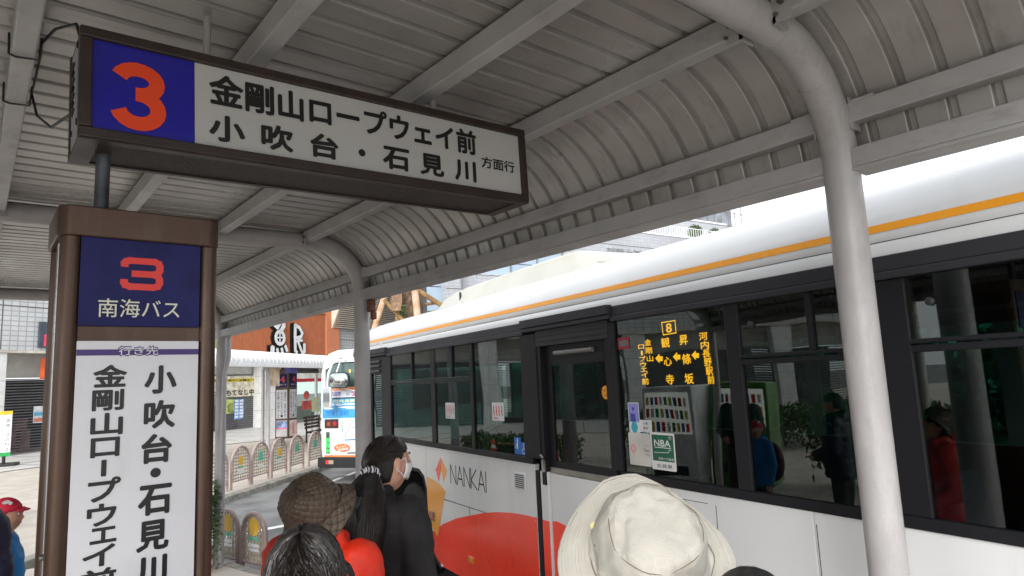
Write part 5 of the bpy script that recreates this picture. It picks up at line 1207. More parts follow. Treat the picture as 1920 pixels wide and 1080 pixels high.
# tile part left of the corner, glass stair tower further left
gL0 = CP(796, 560)[0]; gL1 = CP(824, 560)[0]
cpart('corner_wall', gL1, uL - .01, -.5, 16, -1.5, .9, M['walltile2'])
cpart('corner_joint', gL1, uL - .01, CP(830, 541, .9)[1], CP(830, 541, .9)[1] + .05, .9, .904, bpy.data.materials['dark_joint'])
cpart('stair_core', gL0, gL1 - .01, -.5, 16, -1.2, .2, mat('dim_core', srgb(70, 78, 84), .4))
u = gL0 + .02
while u < gL1 - .2:
    z = 0
    while z < 15:
        cpart('window_pane', u, u + 1.1, z, z + 1.45, .25, .3, M['winglass']); z += 1.5
    u += 1.15
# raised characters
b = MB(); c0 = CP(1137, 472, .5); c1 = CP(1262, 485, .5)
CT = Frame(CF.p(c0[0], 0, .5), cdir, (0, 0, 1), CN)
zl = CP(1137, 483, .5)[1]; zh = CP(1137, 464, .5)[1]
b.text('消費生活センター', CT, 0, c1[0] - c0[0], zl, zh, .06, .0, .08); out('raised_characters', b, mat('brushed_characters', srgb(150, 152, 156), .4, metal=.4), cb)
# roof terrace: railing, white block, shrubs in tubs
r0 = CP(1195, 437, -2)[0]; 
rl = thing('terrace_railing', 'thin white railing on the parapet of the civic building roof', 'railing', tuple(CF.p(r0, zt)))
for i in range(0, 60):
    u = uM + 2 + i * .28
    b = MB(); b.tube([CF.p(u, zt + .12, -.6), CF.p(u, zt + 1.2, -.6)], .022, 5); out('baluster', b, M['white'], rl)
b = MB(); b.tube([CF.p(uM + 2, zt + 1.2, -.6), CF.p(uM + 19, zt + 1.2, -.6)], .035, 6); out('handrail', b, M['white'], rl)
blk = thing('rooftop_block', 'plain white tiled block standing back on the roof behind the round shrubs', 'building', tuple(CF.p(9, zt, -6)))
bu0, bz1 = CP(1281, 412, -6); bu1 = CP(1360, 420, -6)[0]
cpart('wall', bu0, bu1, zt + .125, bz1, -12, -6, M['walltile2'], blk); cpart('cap', bu0 - .1, bu1 + .1, bz1 + .002, bz1 + .15, -12.1, -5.9, M['white'], blk)
sd0 = CP(1150, 420, -4)[0]; g_ = thing('rooftop_annex', 'grey low annex wall on the terrace left of the white block', 'building', tuple(CF.p(sd0, zt, -7)))
cpart('wall', sd0, bu0 - .2, zt + .125, zt + 2.2, -9, -7, M['greywall'], g_)
# scaffolded tower behind
sc0, sz1 = CP(1340, 396, -16); sc1 = CP(1401, 420, -16)[0]
sc = thing('scaffolded_building', 'grey building wrapped in scaffolding and netting at the right end of the skyline', 'building', tuple(CF.p(sc0, 0, -18)))
cpart('netting_wall', sc0 - 6, sc1 - .4, -.5, sz1 + 6, -24, -18, mat('grey_netting', srgb(146, 150, 156), .8, var=.15, vscale=1), sc)
b = MB()
u = sc0 - 6
while u < sc1:
    b.tube([CF.p(u, -.5, -16.5), CF.p(u, sz1 + 6, -16.5)], .05, 5); u += 1.3
z = 6
while z < sz1 + 6:
    b.tube([CF.p(sc0 - 6, z, -16.5), CF.p(sc1, z, -16.5)], .05, 5); b.tube([CF.p(sc0, z, -16.5), CF.p(sc1, z + 1.7, -16.5)], .035, 5); z += 1.7
out('scaffold_tubes', b, M['steel'], sc, stuff=True)
# far bank of buildings at the horizon behind the bus, seen through its windows
for i, (x, y, w, d_, h, c) in enumerate(((34, 8, 10, 14, 7, 190), (42, -8, 12, 14, 9, 170), (40, -26, 14, 12, 6, 200))):
    o = thing('town_block', ['low pale office block beyond the bus, seen only through its windows', 'taller grey office block beyond the bus, behind the windows', 'flat cream shop block at the far right behind the bus'][i], 'building', (x, y, -.5))
    F6 = Frame((x, y, -.5), (0, 1, 0), (0, 0, 1), (-1, 0, 0))
    b = MB(); b.box(-d_ / 2, d_ / 2, 0, h, -w, 0, F6); out('wall', b, mat('block_wall_%s' % 'abc'[i], srgb(c, c, c - 6), .8), o)
    for r_ in range(int(h // 3)):
        for q_ in range(int(d_ // 2)):
            b = MB(); b.box(-d_ / 2 + .4 + q_ * 2, -d_ / 2 + 1.7 + q_ * 2, 1 + r_ * 3, 2.3 + r_ * 3, 0, .05, F6); out('window', b, M['winglass'], o)
# ================================================================== PEOPLE
M['skin'] = mat('skin', srgb(206, 158, 134), .5, var=.05, vscale=30, spec=.35)
M['skinred'] = mat('skin_warm', srgb(190, 132, 108), .5, var=.06, vscale=30, spec=.35)
M['hairblack'] = mat('black_hair', lin(.020, .015, .013), .38, var=.3, vscale=60, spec=.5)
M['haircap'] = mat('black_hair_under', lin(.008, .007, .007), .42, var=.3, vscale=90, bump=.5, bscale=400)
M['blackcloth'] = mat('black_quilted_cloth', lin(.012, .011, .014), .8, var=.25, vscale=9, bump=.35, bscale=300)
M['navycloth'] = mat('navy_nylon', srgb(26, 30, 66), .5, var=.2, vscale=8, bump=.3, bscale=120)
M['redcloth'] = mat('orange_red_shell_cloth', srgb(236, 52, 26), .5, var=.08, vscale=6, bump=.3, bscale=200)
M['bluecloth'] = mat('bright_blue_cloth', srgb(18, 130, 206), .6, var=.1, vscale=8, bump=.2)
M['beigecloth'] = mat('beige_cotton', srgb(186, 183, 174), .85, var=.05, vscale=12, bump=.35, bscale=500)
M['browncloth'] = mat('brown_satin_quilt', srgb(84, 70, 58), .40, var=.10, vscale=20, bump=.25, bscale=400)
M['greycloth'] = mat('grey_trousers', lin(.06, .06, .065), .85, var=.2, vscale=10)
M['shoe'] = mat('dark_shoe', lin(.02, .02, .02), .5)
M['maskwhite'] = mat('white_face_mask', srgb(232, 230, 232), .8, var=.02)
M['thread'] = mat('dark_thread', srgb(128, 112, 100), .8)
def loft(b, secs, n=20, m=0):
    rows = [[Vector(c) + Vector((rx * math.cos(2 * math.pi * j / n), ry * math.sin(2 * math.pi * j / n), 0)) for j in range(n)] for c, rx, ry in secs]
    o = len(b.v); b.grid(rows, m, True); b.f.append(tuple(o + j for j in range(n))[::-1]); b.f.append(tuple(o + (len(rows) - 1) * n + j for j in range(n))); b.mi += [m, m]
def caps(b, pts, rs, n=12, m=0):
    """rounded tapered limb"""
    P = [Vector(p) for p in pts]; d0 = (P[0] - P[1]).normalized(); d1 = (P[-1] - P[-2]).normalized()
    pp = [P[0] + d0 * rs[0] * .95, P[0] + d0 * rs[0] * .6] + P + [P[-1] + d1 * rs[-1] * .6, P[-1] + d1 * rs[-1] * .95]
    rr = [rs[0] * .3, rs[0] * .8] + list(rs) + [rs[-1] * .8, rs[-1] * .3]
    b.tube(pp, rr, n, True, m)
def remesh(b, vox, name='tmp', smooth=6, fn=None):
    me = bpy.data.meshes.new(name); me.from_pydata([tuple(v) for v in b.v], [], b.f); me.update()
    o = bpy.data.objects.new(name, me); COL.objects.link(o)
    bm = bmesh.new(); bm.from_mesh(me); bmesh.ops.recalc_face_normals(bm, faces=bm.faces); bm.to_mesh(me); bm.free()
    r = o.modifiers.new('r', 'REMESH'); r.mode = 'VOXEL'; r.voxel_size = vox; r.adaptivity = 0
    s = o.modifiers.new('s', 'SMOOTH'); s.iterations = smooth; s.factor = .5
    dg = bpy.context.evaluated_depsgraph_get(); m2 = bpy.data.meshes.new_from_object(o.evaluated_get(dg))
    q = MB(); q.v = [v.co.copy() for v in m2.vertices]; q.f = [tuple(p.vertices) for p in m2.polygons]; q.mi = [0] * len(q.f)
    if fn: q.v = [fn(v) for v in q.v]
    bpy.data.objects.remove(o); bpy.data.meshes.remove(me); bpy.data.meshes.remove(m2)
    return q
def head_r(d):
    """radius of a head in unit direction d (x right, y forward, z up)"""
    r = 1 / math.sqrt((d.x / .076) ** 2 + (d.y / .096) ** 2 + (d.z / .116) ** 2)
    g = lambda x, z, s, a: a * math.exp(-(((d.x - x) / s) ** 2 + ((d.z - z) / (s * 1.1)) ** 2)) if d.y > 0 else 0
    r += g(0, -.12, .10, .020) + g(0, .10, .08, .006) + g(0, -.28, .07, .008) + g(0, -.52, .14, .010) + g(0, -.82, .2, .006)
    r += g(.28, .04, .11, -.010) + g(-.28, .04, .11, -.010) + g(.3, .22, .14, .004) + g(-.3, .22, .14, .004) + g(.4, -.2, .16, .004) + g(-.4, -.2, .16, .004)
    r += g(0, -.42, .05, -.003)
    if d.z < -.3: r *= 1 - .10 * min(1, (-.3 - d.z) / .6) * (1 if abs(d.x) > .2 else .3)
    return r
def head_mesh(b, Mx, n=40, k=28, sc=1.0):
    rows = []
    for i in range(k + 1):
        th = math.pi * (i + .001) / (k + .002)
        row = []
        for j in range(n):
            ph = 2 * math.pi * j / n; d = Vector((math.sin(th) * math.sin(ph), math.sin(th) * math.cos(ph), math.cos(th)))
            row.append(Mx @ (d * head_r(d) * sc))
        rows.append(row)
    b.grid(rows, 0, True)
    for s in (-1, 1):     # ears
        for (y, z, r) in ((-.008, .012, .014), (-.012, -.004, .012), (-.006, -.022, .010)): b.ball((0, 0, 0), 1, 10, 8); 
        # replaced below
def add_ball(b, Mx, c, r, nu=12, nv=8):
    q = MB(); q.ball(c, r, nu, nv); b.add([Mx @ v for v in q.v], q.f)
def scalp(d, sc=1.0):
    return sc / math.sqrt((d.x / .080) ** 2 + (d.y / (.094 if d.y > 0 else .100)) ** 2 + (d.z / .110) ** 2)
def strands(b, Mx, n, lat0, lat1, sc, seed, whorl=(0, -.25, 1), length=1.0, r=.0011, front=.35):
    """thin locks fanning from a whorl over the skull"""
    rnd = random.Random(seed); W = Vector(whorl).normalized()
    a = W.orthogonal().normalized(); c = W.cross(a)
    for _ in range(n):
        ph = rnd.random() * 2 * math.pi; t0 = rnd.random() ** .8 * 1.3; L = .35 + rnd.random() * .8; lift = sc * (1 + rnd.random() * .05); pts = []
        curl = (rnd.random() - .5) * 1.3; cl = .25
        for k in range(7):
            t = t0 + L * k / 6
            if t > lat1: break
            pp = ph + curl * (k / 6) + cl * t
            d = W * math.cos(t) + (a * math.cos(pp) + c * math.sin(pp)) * math.sin(t)
            if d.y > .3 and d.z < front: break
            pts.append(Mx @ (d * scalp(d, lift * (1 + .03 * (k / 6) * rnd.random()))))
        if len(pts) > 3: b.tube(pts, [r * .4] + [r] * (len(pts) - 2) + [r * .3], 3, False)
def hair_cap(b, Mx, sc, zlim, front=.25, back=-.55, n=56, k=28):
    rows = []
    for i in range(k + 1):
        row = []
        for j in range(n):
            ph = 2 * math.pi * j / n; fy = math.cos(ph); ax_ = abs(math.sin(ph))
            if fy > .45: zl = front
            elif fy > .15: zl = front + (.14 - front) * (.45 - fy) / .3
            elif fy > -.20: zl = .14
            elif fy > -.42: zl = .14 + (back - .14) * (-.20 - fy) / .22
            else: zl = back
            lim = math.acos(max(-.98, min(1, zl)))
            f = i / k; th = lim * f; d = Vector((math.sin(th) * math.sin(ph), math.sin(th) * math.cos(ph), math.cos(th)))
            s = sc - (sc - .985) * max(0, (f - .80) / .20) ** 2
            row.append(Mx @ (d * scalp(d, s * (1 + .010 * noise.noise(Vector((ph * 6, th * 2, sc * 9)))))))
        rows.append(row)
    b.grid(rows, 0, True)
def person(name_label, pos, heading, height, jacket, trousers, head_dir=None, tilt=(0, 0), skin='skin', arms='down', bulk=1.0, hood=False, child=False, hpos=None, group=None):
    z0 = pz(pos[1]) + .004 if pos[0] < 2.5 else gz(pos[1])
    t = thing('person', name_label, 'person', (pos[0], pos[1], z0), -rad(heading), group)
    S = height / 1.65; hs_ = 1.0 if not child else 1.14
    L = lambda x, y, z: Vector((x * S, y * S, z * S))
    T = Matrix.Translation((pos[0], pos[1], z0)) @ Matrix.Rotation(-rad(heading), 4, 'Z')
    hd = rad((head_dir if head_dir is not None else heading) - heading)
    hc = hpos if hpos is not None else L(0, .02, 1.535)
    HM = Matrix.Translation(hc) @ Matrix.Rotation(-hd, 4, 'Z') @ Matrix.Rotation(rad(tilt[0]), 4, 'X') @ Matrix.Rotation(rad(tilt[1]), 4, 'Y') @ Matrix.Scale(S * hs_, 4)
    # ---- body: head, neck, torso, limbs, hands in one surface
    b = MB(); q = MB(); 
    rows = []
    n, k = 40, 28
    for i in range(k + 1):
        th = math.pi * (i + .001) / (k + .002); rows.append([HM @ ((lambda d: d * head_r(d))(Vector((math.sin(th) * math.sin(2 * math.pi * j / n), math.sin(th) * math.cos(2 * math.pi * j / n), math.cos(th))))) for j in range(n)])
    b.grid(rows, 0, True)
    for s in (-1, 1):
        add_ball(b, HM, (s * .083, -.006, .008), (.010, .019, .025)); add_ball(b, HM, (s * .078, .0, -.018), (.007, .011, .014)); add_ball(b, HM, (s * .030, .080, .012), (.013, .012, .010))
    caps(b, [L(0, -.02, 1.33), L(0, 0, 1.42), hc + Vector((0, -.01 * S, -.03 * S))], [.058 * S, .052 * S, .05 * S], 16)
    loft(b, [(L(0, -.01, 1.40), .05 * S, .05 * S), (L(0, -.01, 1.36), .15 * S, .08 * S), (L(0, 0, 1.22), .165 * S, .105 * S), (L(0, .01, 1.05), .14 * S, .10 * S), (L(0, .01, .95), .155 * S, .105 * S), (L(0, 0, .84), .16 * S, .11 * S), (L(0, 0, .80), .10 * S, .08 * S)], 22)
    A = []
    for s in (-1, 1):
        if arms == 'front': sh_, el, wr = L(s * .175, 0, 1.335), L(s * .235, .0, 1.08), L(s * .12, .2, 1.0)
        elif arms == 'bag': sh_, el, wr = L(s * .175, 0, 1.335), L(s * .22, -.06, 1.07), L(s * .17, .14, 1.14)
        else: sh_, el, wr = L(s * .175, 0, 1.335), L(s * .225, -.02, 1.07), L(s * .235, .07, .84)
        A.append((sh_, el, wr)); caps(b, [sh_, el, wr], [.050 * S, .036 * S, .026 * S])
        dv = (wr - el).normalized(); side = Vector((s, 0, 0)); side = (side - dv * side.dot(dv)).normalized(); nn = dv.cross(side)
        pm = wr + dv * .045 * S; caps(b, [wr, pm, pm + dv * .03 * S], [.024 * S, .034 * S, .030 * S], 10)
        for fi, (o_, l_) in enumerate(((-.027, .060), (-.009, .072), (.009, .066), (.026, .052))):
            f0 = pm + dv * .028 * S + nn * o_ * S; f1 = f0 + dv * l_ * .5 * S - side * .004 * S; f2 = f1 + (dv * .85 - side * .5) * l_ * .5 * S; caps(b, [f0, f1, f2], [.0085 * S, .008 * S, .0065 * S], 8)
        t0 = wr + dv * .02 * S - nn * .022 * S; caps(b, [t0, t0 + (dv * .6 - nn * .8) * .035 * S, t0 + (dv * .9 - nn * .5) * .062 * S], [.012 * S, .010 * S, .008 * S], 8)
        hp, kn, an = L(s * .085, 0, .84), L(s * .095, .02, .47), L(s * .10, -.01, .09)
        caps(b, [hp, kn, an], [.085 * S, .054 * S, .036 * S], 14); caps(b, [an + L(0, -.02, -.045), an + L(0, .13, -.055)], [.034 * S, .026 * S], 10)
    q = remesh(b, .0075, smooth=3); q.v = [T @ v for v in q.v]; body = out('body', q, M[skin], t, smooth=True)
    # ---- jacket
    b = MB(); g = 1 + .0 * bulk; e = .022 * bulk * S
    loft(b, [(L(0, -.012, 1.425), .068 * S, .066 * S), (L(0, -.012, 1.395), .105 * S + e, .07 * S + e), (L(0, -.01, 1.35), .15 * S + e, .085 * S + e), (L(0, 0, 1.22), .168 * S + e, .108 * S + e), (L(0, .01, 1.05), .15 * S + e, .108 * S + e), (L(0, .01, .92), .165 * S + e, .115 * S + e), (L(0, 0, .80), .168 * S + e, .12 * S + e)], 26)
    for (sh_, el, wr) in A: caps(b, [sh_, el, wr - (wr - el).normalized() * .01], [.062 * S + e, .050 * S + e * .9, .036 * S + e * .6])
    if hood: b.v, b.f, b.mi = b.v, b.f, b.mi; add_ball(b, Matrix.Translation(L(0, -.085, 1.40)), (0, 0, 0), (.115 * S, .065 * S, .075 * S), 16, 10); caps(b, [L(-.075, .05, 1.405), L(-.10, -.02, 1.435), L(0, -.10, 1.43), L(.10, -.02, 1.435), L(.075, .05, 1.405)], [.022 * S] * 5)
    def folds(v):
        k_ = noise.noise(Vector((v.x * 9, v.y * 9, v.z * 22))) * .010 + noise.noise(Vector((v.x * 30, v.y * 30, v.z * 50))) * .003
        c = Vector((0, 0, v.z)); d = (v - c); d.z = 0
        if d.length > 1e-4: d.normalize()
        return v + d * k_
    q = remesh(b, .011, smooth=5, fn=folds); q.v = [T @ v for v in q.v]; jk = out('jacket', q, M[jacket], t, smooth=True)
    b = MB()
    for s in (-1, 1):
        caps(b, [L(s * .085, 0, .86), L(s * .097, .02, .47), L(s * .102, -.01, .10)], [.10 * S, .072 * S, .058 * S], 16)
    loft(b, [(L(0, 0, .78), .15 * S, .11 * S), (L(0, 0, .90), .165 * S, .118 * S), (L(0, .0, .96), .16 * S, .115 * S)], 20)
    q = remesh(b, .012, smooth=4, fn=folds); q.v = [T @ v for v in q.v]; out('trousers', q, M[trousers], t, smooth=True)
    for s in (-1, 1):
        b = MB(); caps(b, [L(s * .10, -.05, .045), L(s * .105, .15, .038)], [.046 * S, .040 * S], 14); q = remesh(b, .01, smooth=2); q.v = [T @ Vector((v.x, v.y, max(0, v.z))) for v in q.v]; out('shoe', q, M['shoe'], t, smooth=True)
    return t, T, HM, S
def face_parts(t, T, HM):
    b = MB()
    for s in (-1, 1): add_ball(b, T @ HM, (s * .030, .0865, .014), (.012, .007, .0065))
    out('eyes', b, M['white'], t, smooth=True)
    b = MB()
    for s in (-1, 1): add_ball(b, T @ HM, (s * .030, .0925, .014), (.005, .003, .005))
    out('irises', b, M['inkblack'], t, smooth=True)
    b = MB()
    for s in (-1, 1): b.tube([T @ HM @ Vector((s * .016, .096, .034)), T @ HM @ Vector((s * .032, .092, .040)), T @ HM @ Vector((s * .048, .080, .034))], .0025, 6)
    out('eyebrows', b, M['haircap'], t)
    b = MB(); b.tube([T @ HM @ Vector((-.022, .083, -.050)), T @ HM @ Vector((0, .093, -.048)), T @ HM @ Vector((.022, .083, -.050))], .004, 8); out('lips', b, mat('lips', srgb(170, 96, 90), .5) if 'lips' not in bpy.data.materials else bpy.data.materials['lips'], t, smooth=True)
def aim(px, py, Z): return depth_pt(px, py, Z)
def local(T, P): return T.inverted() @ P
# --- woman with ponytail and mask
hw = aim(726, 870, 2.62)
pos = (hw.x - .075, hw.y + .03)
Tt = Matrix.Translation((pos[0], pos[1], pz(pos[1]) + .004)) @ Matrix.Rotation(-rad(48), 4, 'Z')
woman, T, HM, S = person('woman with black ponytail, striped scrunchie and white face mask in a black jacket', pos, 48, 1.60, 'blackcloth', 'greycloth', head_dir=84, hood=True, arms='down', hpos=local(Tt, hw), bulk=.9)
face_parts(woman, T, HM); G = T @ HM
b = MB(); hair_cap(b, G, 1.06, 0, front=.50, back=-.70); hr = out('hair', b, M['haircap'], woman, smooth=True)
b = MB()
rnd = random.Random(3)
for i in range(420):      # hair combed back to the tie
    ph = (rnd.random() - .5) * 2 * math.pi; z = rnd.random()
    a = Vector((math.sin(ph) * .9, math.cos(ph), .35 + z * .9)).normalized()
    if (a.y > .4 and a.z < .5) or (a.y > .0 and a.z < .12): continue
    e = Vector((0, -1, -.12)).normalized(); pts = []; lf = rnd.random() * .022
    for k_ in range(7):
        d = a.lerp(e, k_ / 6.0 * .97).normalized(); pts.append(G @ (d * scalp(d, 1.060 + lf)))
    b.tube(pts, [.0012, .0026, .003, .003, .0028, .0024, .001], 5, False)
out('combed_hair', b, M['hairblack'], woman, smooth=True)
tie = G @ Vector((-.0, -.112, -.02)); 
tl0 = aim(694, 889, 2.50); tl = [tie, tl0, aim(684, 925, 2.46), aim(674, 975, 2.44), aim(664, 1035, 2.44), aim(655, 1110, 2.45), aim(650, 1180, 2.47)]
b = MB(); b.tube(tl, [.022, .026, .070, .095, .100, .090, .05], 18); q = remesh(b, .008, smooth=3, fn=lambda v: v + Vector((1, 1, 0)) * .006 * noise.noise(Vector((v.x * 60, v.y * 60, v.z * 6)))); pt_ = out('ponytail', q, M['haircap'], woman, smooth=True)
b = MB()
for i in range(700):
    a = rnd.random() * 2 * math.pi; pts = []
    for k_, (c, r_) in enumerate(zip(tl, [.022, .026, .070, .095, .100, .090, .05])):
        aa = a + .12 * math.sin(k_ + i); pts.append(c + RIGHT * math.cos(aa) * r_ * 1.02 + FWD * math.sin(aa) * r_ * 1.02 + Vector((0, 0, rnd.random() * .01)))
    b.tube(pts[1:], .0013 + rnd.random() * .003, 4, False)
out('hair_strands', b, M['hairblack'], woman, smooth=True)
# scrunchie: ruffled ring with stripes
q = NB('striped_scrunchie_cloth'); geo = q.n('ShaderNodeNewGeometry'); wv = q.n('ShaderNodeTexWave'); wv.inputs['Scale'].default_value = 28; wv.inputs['Distortion'].default_value = 3; q.l(geo.outputs['Position'], wv.inputs['Vector'])
cr = q.n('ShaderNodeValToRGB'); cr.color_ramp.interpolation = 'CONSTANT'; cr.color_ramp.elements[0].color = lin(.02, .02, .04); cr.color_ramp.elements[1].color = lin(.65, .62, .66); cr.color_ramp.elements[1].position = .55; q.l(wv.outputs['Fac'], cr.inputs[0]); q.l(cr.outputs[0], q.b.inputs['Base Color']); q.b.inputs['Roughness'].default_value = .7
ax = (tl[2] - tie).normalized(); e1 = ax.orthogonal().normalized(); e2 = ax.cross(e1); rows = []
for i in range(48):
    a = 2 * math.pi * i / 48; c = tl0 + (e1 * math.cos(a) + e2 * math.sin(a)) * .026; rr_ = .013 + .004 * math.sin(a * 9) ; out_ = (e1 * math.cos(a) + e2 * math.sin(a))
    rows.append([c + (out_ * math.cos(2 * math.pi * j / 12) + ax * math.sin(2 * math.pi * j / 12)) * rr_ for j in range(12)])
rows.append(rows[0]); b = MB(); b.grid(rows, 0, True); out('scrunchie', b, q.m, woman, smooth=True)
# mask
b = MB(); rows = []
for i in range(9):
    row = []
    for j in range(13):
        ph = rad(-62 + 124 * j / 12); zz = -.78 + .80 * i / 8; d = Vector((math.sin(ph), math.cos(ph), zz)).normalized()
        pr_ = 1.05 + .07 * math.exp(-(ph / .5) ** 2); row.append(G @ (d * head_r(d) * pr_))
    rows.append(row)
b.grid(rows); mk = out('face_mask', b, M['maskwhite'], woman, smooth=True); so = mk.modifiers.new('thickness', 'SOLIDIFY'); so.thickness = .002
b = MB()
for s in (-1, 1):
    e_ = G @ Vector((s * .086, -.012, .012)); m0 = G @ (Vector((s * math.sin(rad(62)), math.cos(rad(62)), .02)).normalized() * .088); m1 = G @ (Vector((s * math.sin(rad(62)), math.cos(rad(62)), -.70)).normalized() * .098)
    b.tube([m0, G @ Vector((s * .086, .03, .026)), e_, G @ Vector((s * .088, -.014, -.014)), G @ Vector((s * .084, .012, -.035)), m1], .0018, 6)
out('ear_loops', b, M['maskwhite'], mk, smooth=True)
# --- brown quilted hat person in red
def basis(axis):
    a = axis.normalized(); r = (RIGHT - a * RIGHT.dot(a)).normalized(); f = a.cross(r); return r, f, a       # f points away from the viewer-ish
def hat(parent, name, C_, axis, prof, mm, disp=None, n=96, rx=1.0, ry=1.0, hfun=None, sub=4, solid=.003):
    r, f, a = basis(axis); rows = []
    fine = []
    for (p, q_) in zip(prof[:-1], prof[1:]):
        for k_ in range(sub): fine.append((p[0] + (q_[0] - p[0]) * k_ / sub, p[1] + (q_[1] - p[1]) * k_ / sub))
    fine.append(prof[-1]); s = 0
    for i, (R_, h) in enumerate(fine):
        if i: s += math.hypot(R_ - fine[i - 1][0], h - fine[i - 1][1])
        row = []
        for j in range(n):
            th = 2 * math.pi * j / n
            R2_, h2 = (R_, h) if hfun is None else hfun(R_, h, th)
            dd = disp(th, s, R_, h) if disp else 0
            row.append(C_ + r * (R2_ + dd * .7) * rx * math.cos(th) + f * (R2_ + dd * .7) * ry * math.sin(th) + a * (h2 + dd * .7))
        rows.append(row)
    b = MB(); b.grid(rows, 0, True); o = out(name, b, mm, parent, smooth=True)
    me = o.data; me.polygons.foreach_set('use_smooth', [True] * len(me.polygons))
    so = o.modifiers.new('thickness', 'SOLIDIFY'); so.thickness = solid
    return o, r, f, a
hc2 = aim(588, 952, 2.28); ax2 = (Vector((0, 0, 1)) * .72 - RIGHT * .34 - FWD * .52).normalized()
hd2 = hc2 - ax2 * .045
pos = (hd2.x - .01, hd2.y - .02); T0 = Matrix.Translation((pos[0], pos[1], pz(pos[1]) + .004)) @ Matrix.Rotation(-rad(60), 4, 'Z')
p2, T, HM, S = person('person in a brown quilted bucket hat and bright red jacket, left of the ponytail woman', pos, 60, 1.50, 'redcloth', 'greycloth', head_dir=72, tilt=(14, 0), hpos=local(T0, hd2), skin='skinred', arms='front', bulk=.9, hood=True)
face_parts(p2, T, HM)
b = MB(); hair_cap(b, T @ HM, 1.05, 0, front=.5, back=-.35); out('hair', b, M['haircap'], p2, smooth=True)
def quilt(th, s, R_, h):
    v = 0
    if s > .0:
        u = th * 3.9; w = s * 46
        for ph in (u + w, u - w):
            x = ((ph / 1.3) % 1.0) - .5; v -= .0042 * math.exp(-(x / .085) ** 2)
    for sc_ in (.083, .175): v -= .004 * math.exp(-((s - sc_) / .003) ** 2)
    x = ((th / (2 * math.pi) * 6) % 1.0) - .5
    if s < .085: v -= .003 * math.exp(-(x / .03) ** 2)
    v += .004 * noise.noise(Vector((math.cos(th) * 2, math.sin(th) * 2, s * 14)))
    return v
def bh(R_, h, th): return (R_ * (1 + .03 * math.sin(2 * th + .6)), h + (.010 * math.sin(th * 2 + 1) if R_ > .11 else 0))
hat(p2, 'quilted_hat', hc2 + ax2 * .018, ax2, [(.0005, .088), (.05, .084), (.082, .070), (.092, .040), (.100, .0), (.104, -.022), (.122, -.044), (.140, -.066)], M['browncloth'], quilt, 160, hfun=bh, sub=8)
b = MB(); b.tube([aim(640, 1052, 2.05), aim(652, 1062, 2.03), aim(660, 1078, 2.03), aim(664, 1110, 2.05)], .010, 8); out('backpack_strap', b, M['black'], p2, smooth=True)
# --- black haired person directly in front
hd3 = aim(572, 1090, 1.42); pos = (hd3.x, hd3.y - .02); T0 = Matrix.Translation((pos[0], pos[1], .004)) @ Matrix.Rotation(-rad(24), 4, 'Z')
p3, T, HM, S = person('person with short untidy black hair seen from behind, in front of the brown hat', pos, 24, 1.50, 'navycloth', 'greycloth', head_dir=18, tilt=(-6, 0), hpos=local(T0, hd3))
face_parts(p3, T, HM); G = T @ HM
b = MB(); hair_cap(b, G, 1.13, 0, front=.35, back=-.75); out('hair', b, M['haircap'], p3, smooth=True)
b = MB(); strands(b, G, 4200, 0, 2.0, 1.13, 11, whorl=(-.10, -.35, .9), r=.0009); strands(b, G, 700, 0, 2.0, 1.135, 12, whorl=(-.10, -.35, .9), r=.0022); out('hair_strands', b, M['hairblack'], p3, smooth=True)
# --- beige sun hat
hc4 = aim(1217, 1036, 1.20); ax4 = (Vector((0, 0, 1)) * .70 - FWD * .70 - RIGHT * .02).normalized()
hd4 = hc4 - ax4 * .035 + Vector((0, 0, -.02)); pos = (hd4.x + .0, hd4.y + .02); T0 = Matrix.Translation((pos[0], pos[1], .004)) @ Matrix.Rotation(-rad(38), 4, 'Z')
p4, T, HM, S = person('person in a wide brimmed beige cotton sun hat, looking up at the bus', pos, 38, 1.56, 'greycloth', 'greycloth', head_dir=40, tilt=(34, 0), hpos=local(T0, hd4), arms='bag')
face_parts(p4, T, HM)
b = MB(); hair_cap(b, T @ HM, 1.05, 0, front=.5, back=-.35); out('hair', b, M['haircap'], p4, smooth=True)
def crump(th, s, R_, h):
    x, y = R_ * math.cos(th), R_ * math.sin(th)
    v = .013 * noise.noise(Vector((x * 11, y * 11, h * 13 + 5))) + .005 * noise.noise(Vector((x * 30, y * 30, h * 34))) + .0015 * noise.noise(Vector((x * 80, y * 80, h * 80)))
    v += .007 * noise.noise(Vector((x * 45 + 9, y * 12, h * 20))) * min(1, R_ / .06)
    if R_ > .112: v = v * .35 + .0006 * math.sin(R_ * 1100)
    elif h < .03: v += .007 * noise.noise(Vector((math.cos(th) * 3, math.sin(th) * 3, h * 70)))
    return v
def brim(R_, h, th):
    if R_ > .110:
        k_ = (R_ - .110) / .053; f_ = math.sin(th); c_ = math.cos(th)
        h = h + k_ * (.022 * max(0, f_) ** 2 - .020 * max(0, -f_) - .016 * max(0, c_) + .004 * max(0, -c_) + .007 * math.sin(3 * th + .5))
        if f_ > 0: R_ = R_ * (1 - .075 * k_ * math.sin(2 * (th - .12)) ** 2); h -= .010 * k_ * math.sin(2 * th) ** 2
        R_ = R_ * (1 - .05 * k_ * max(0, c_) + .03 * k_ * math.sin(2 * th + 2.2))
    return R_, h
prof4 = [(.0005, .104), (.045, .106), (.070, .102), (.080, .092), (.090, .060), (.102, .018), (.110, -.002), (.122, -.008), (.138, -.014), (.152, -.020), (.163, -.026)]
h4, r_, f_, a_ = hat(p4, 'sun_hat', hc4, ax4, prof4, M['beigecloth'], crump, 144, rx=1.0, ry=1.05, hfun=brim, sub=6)
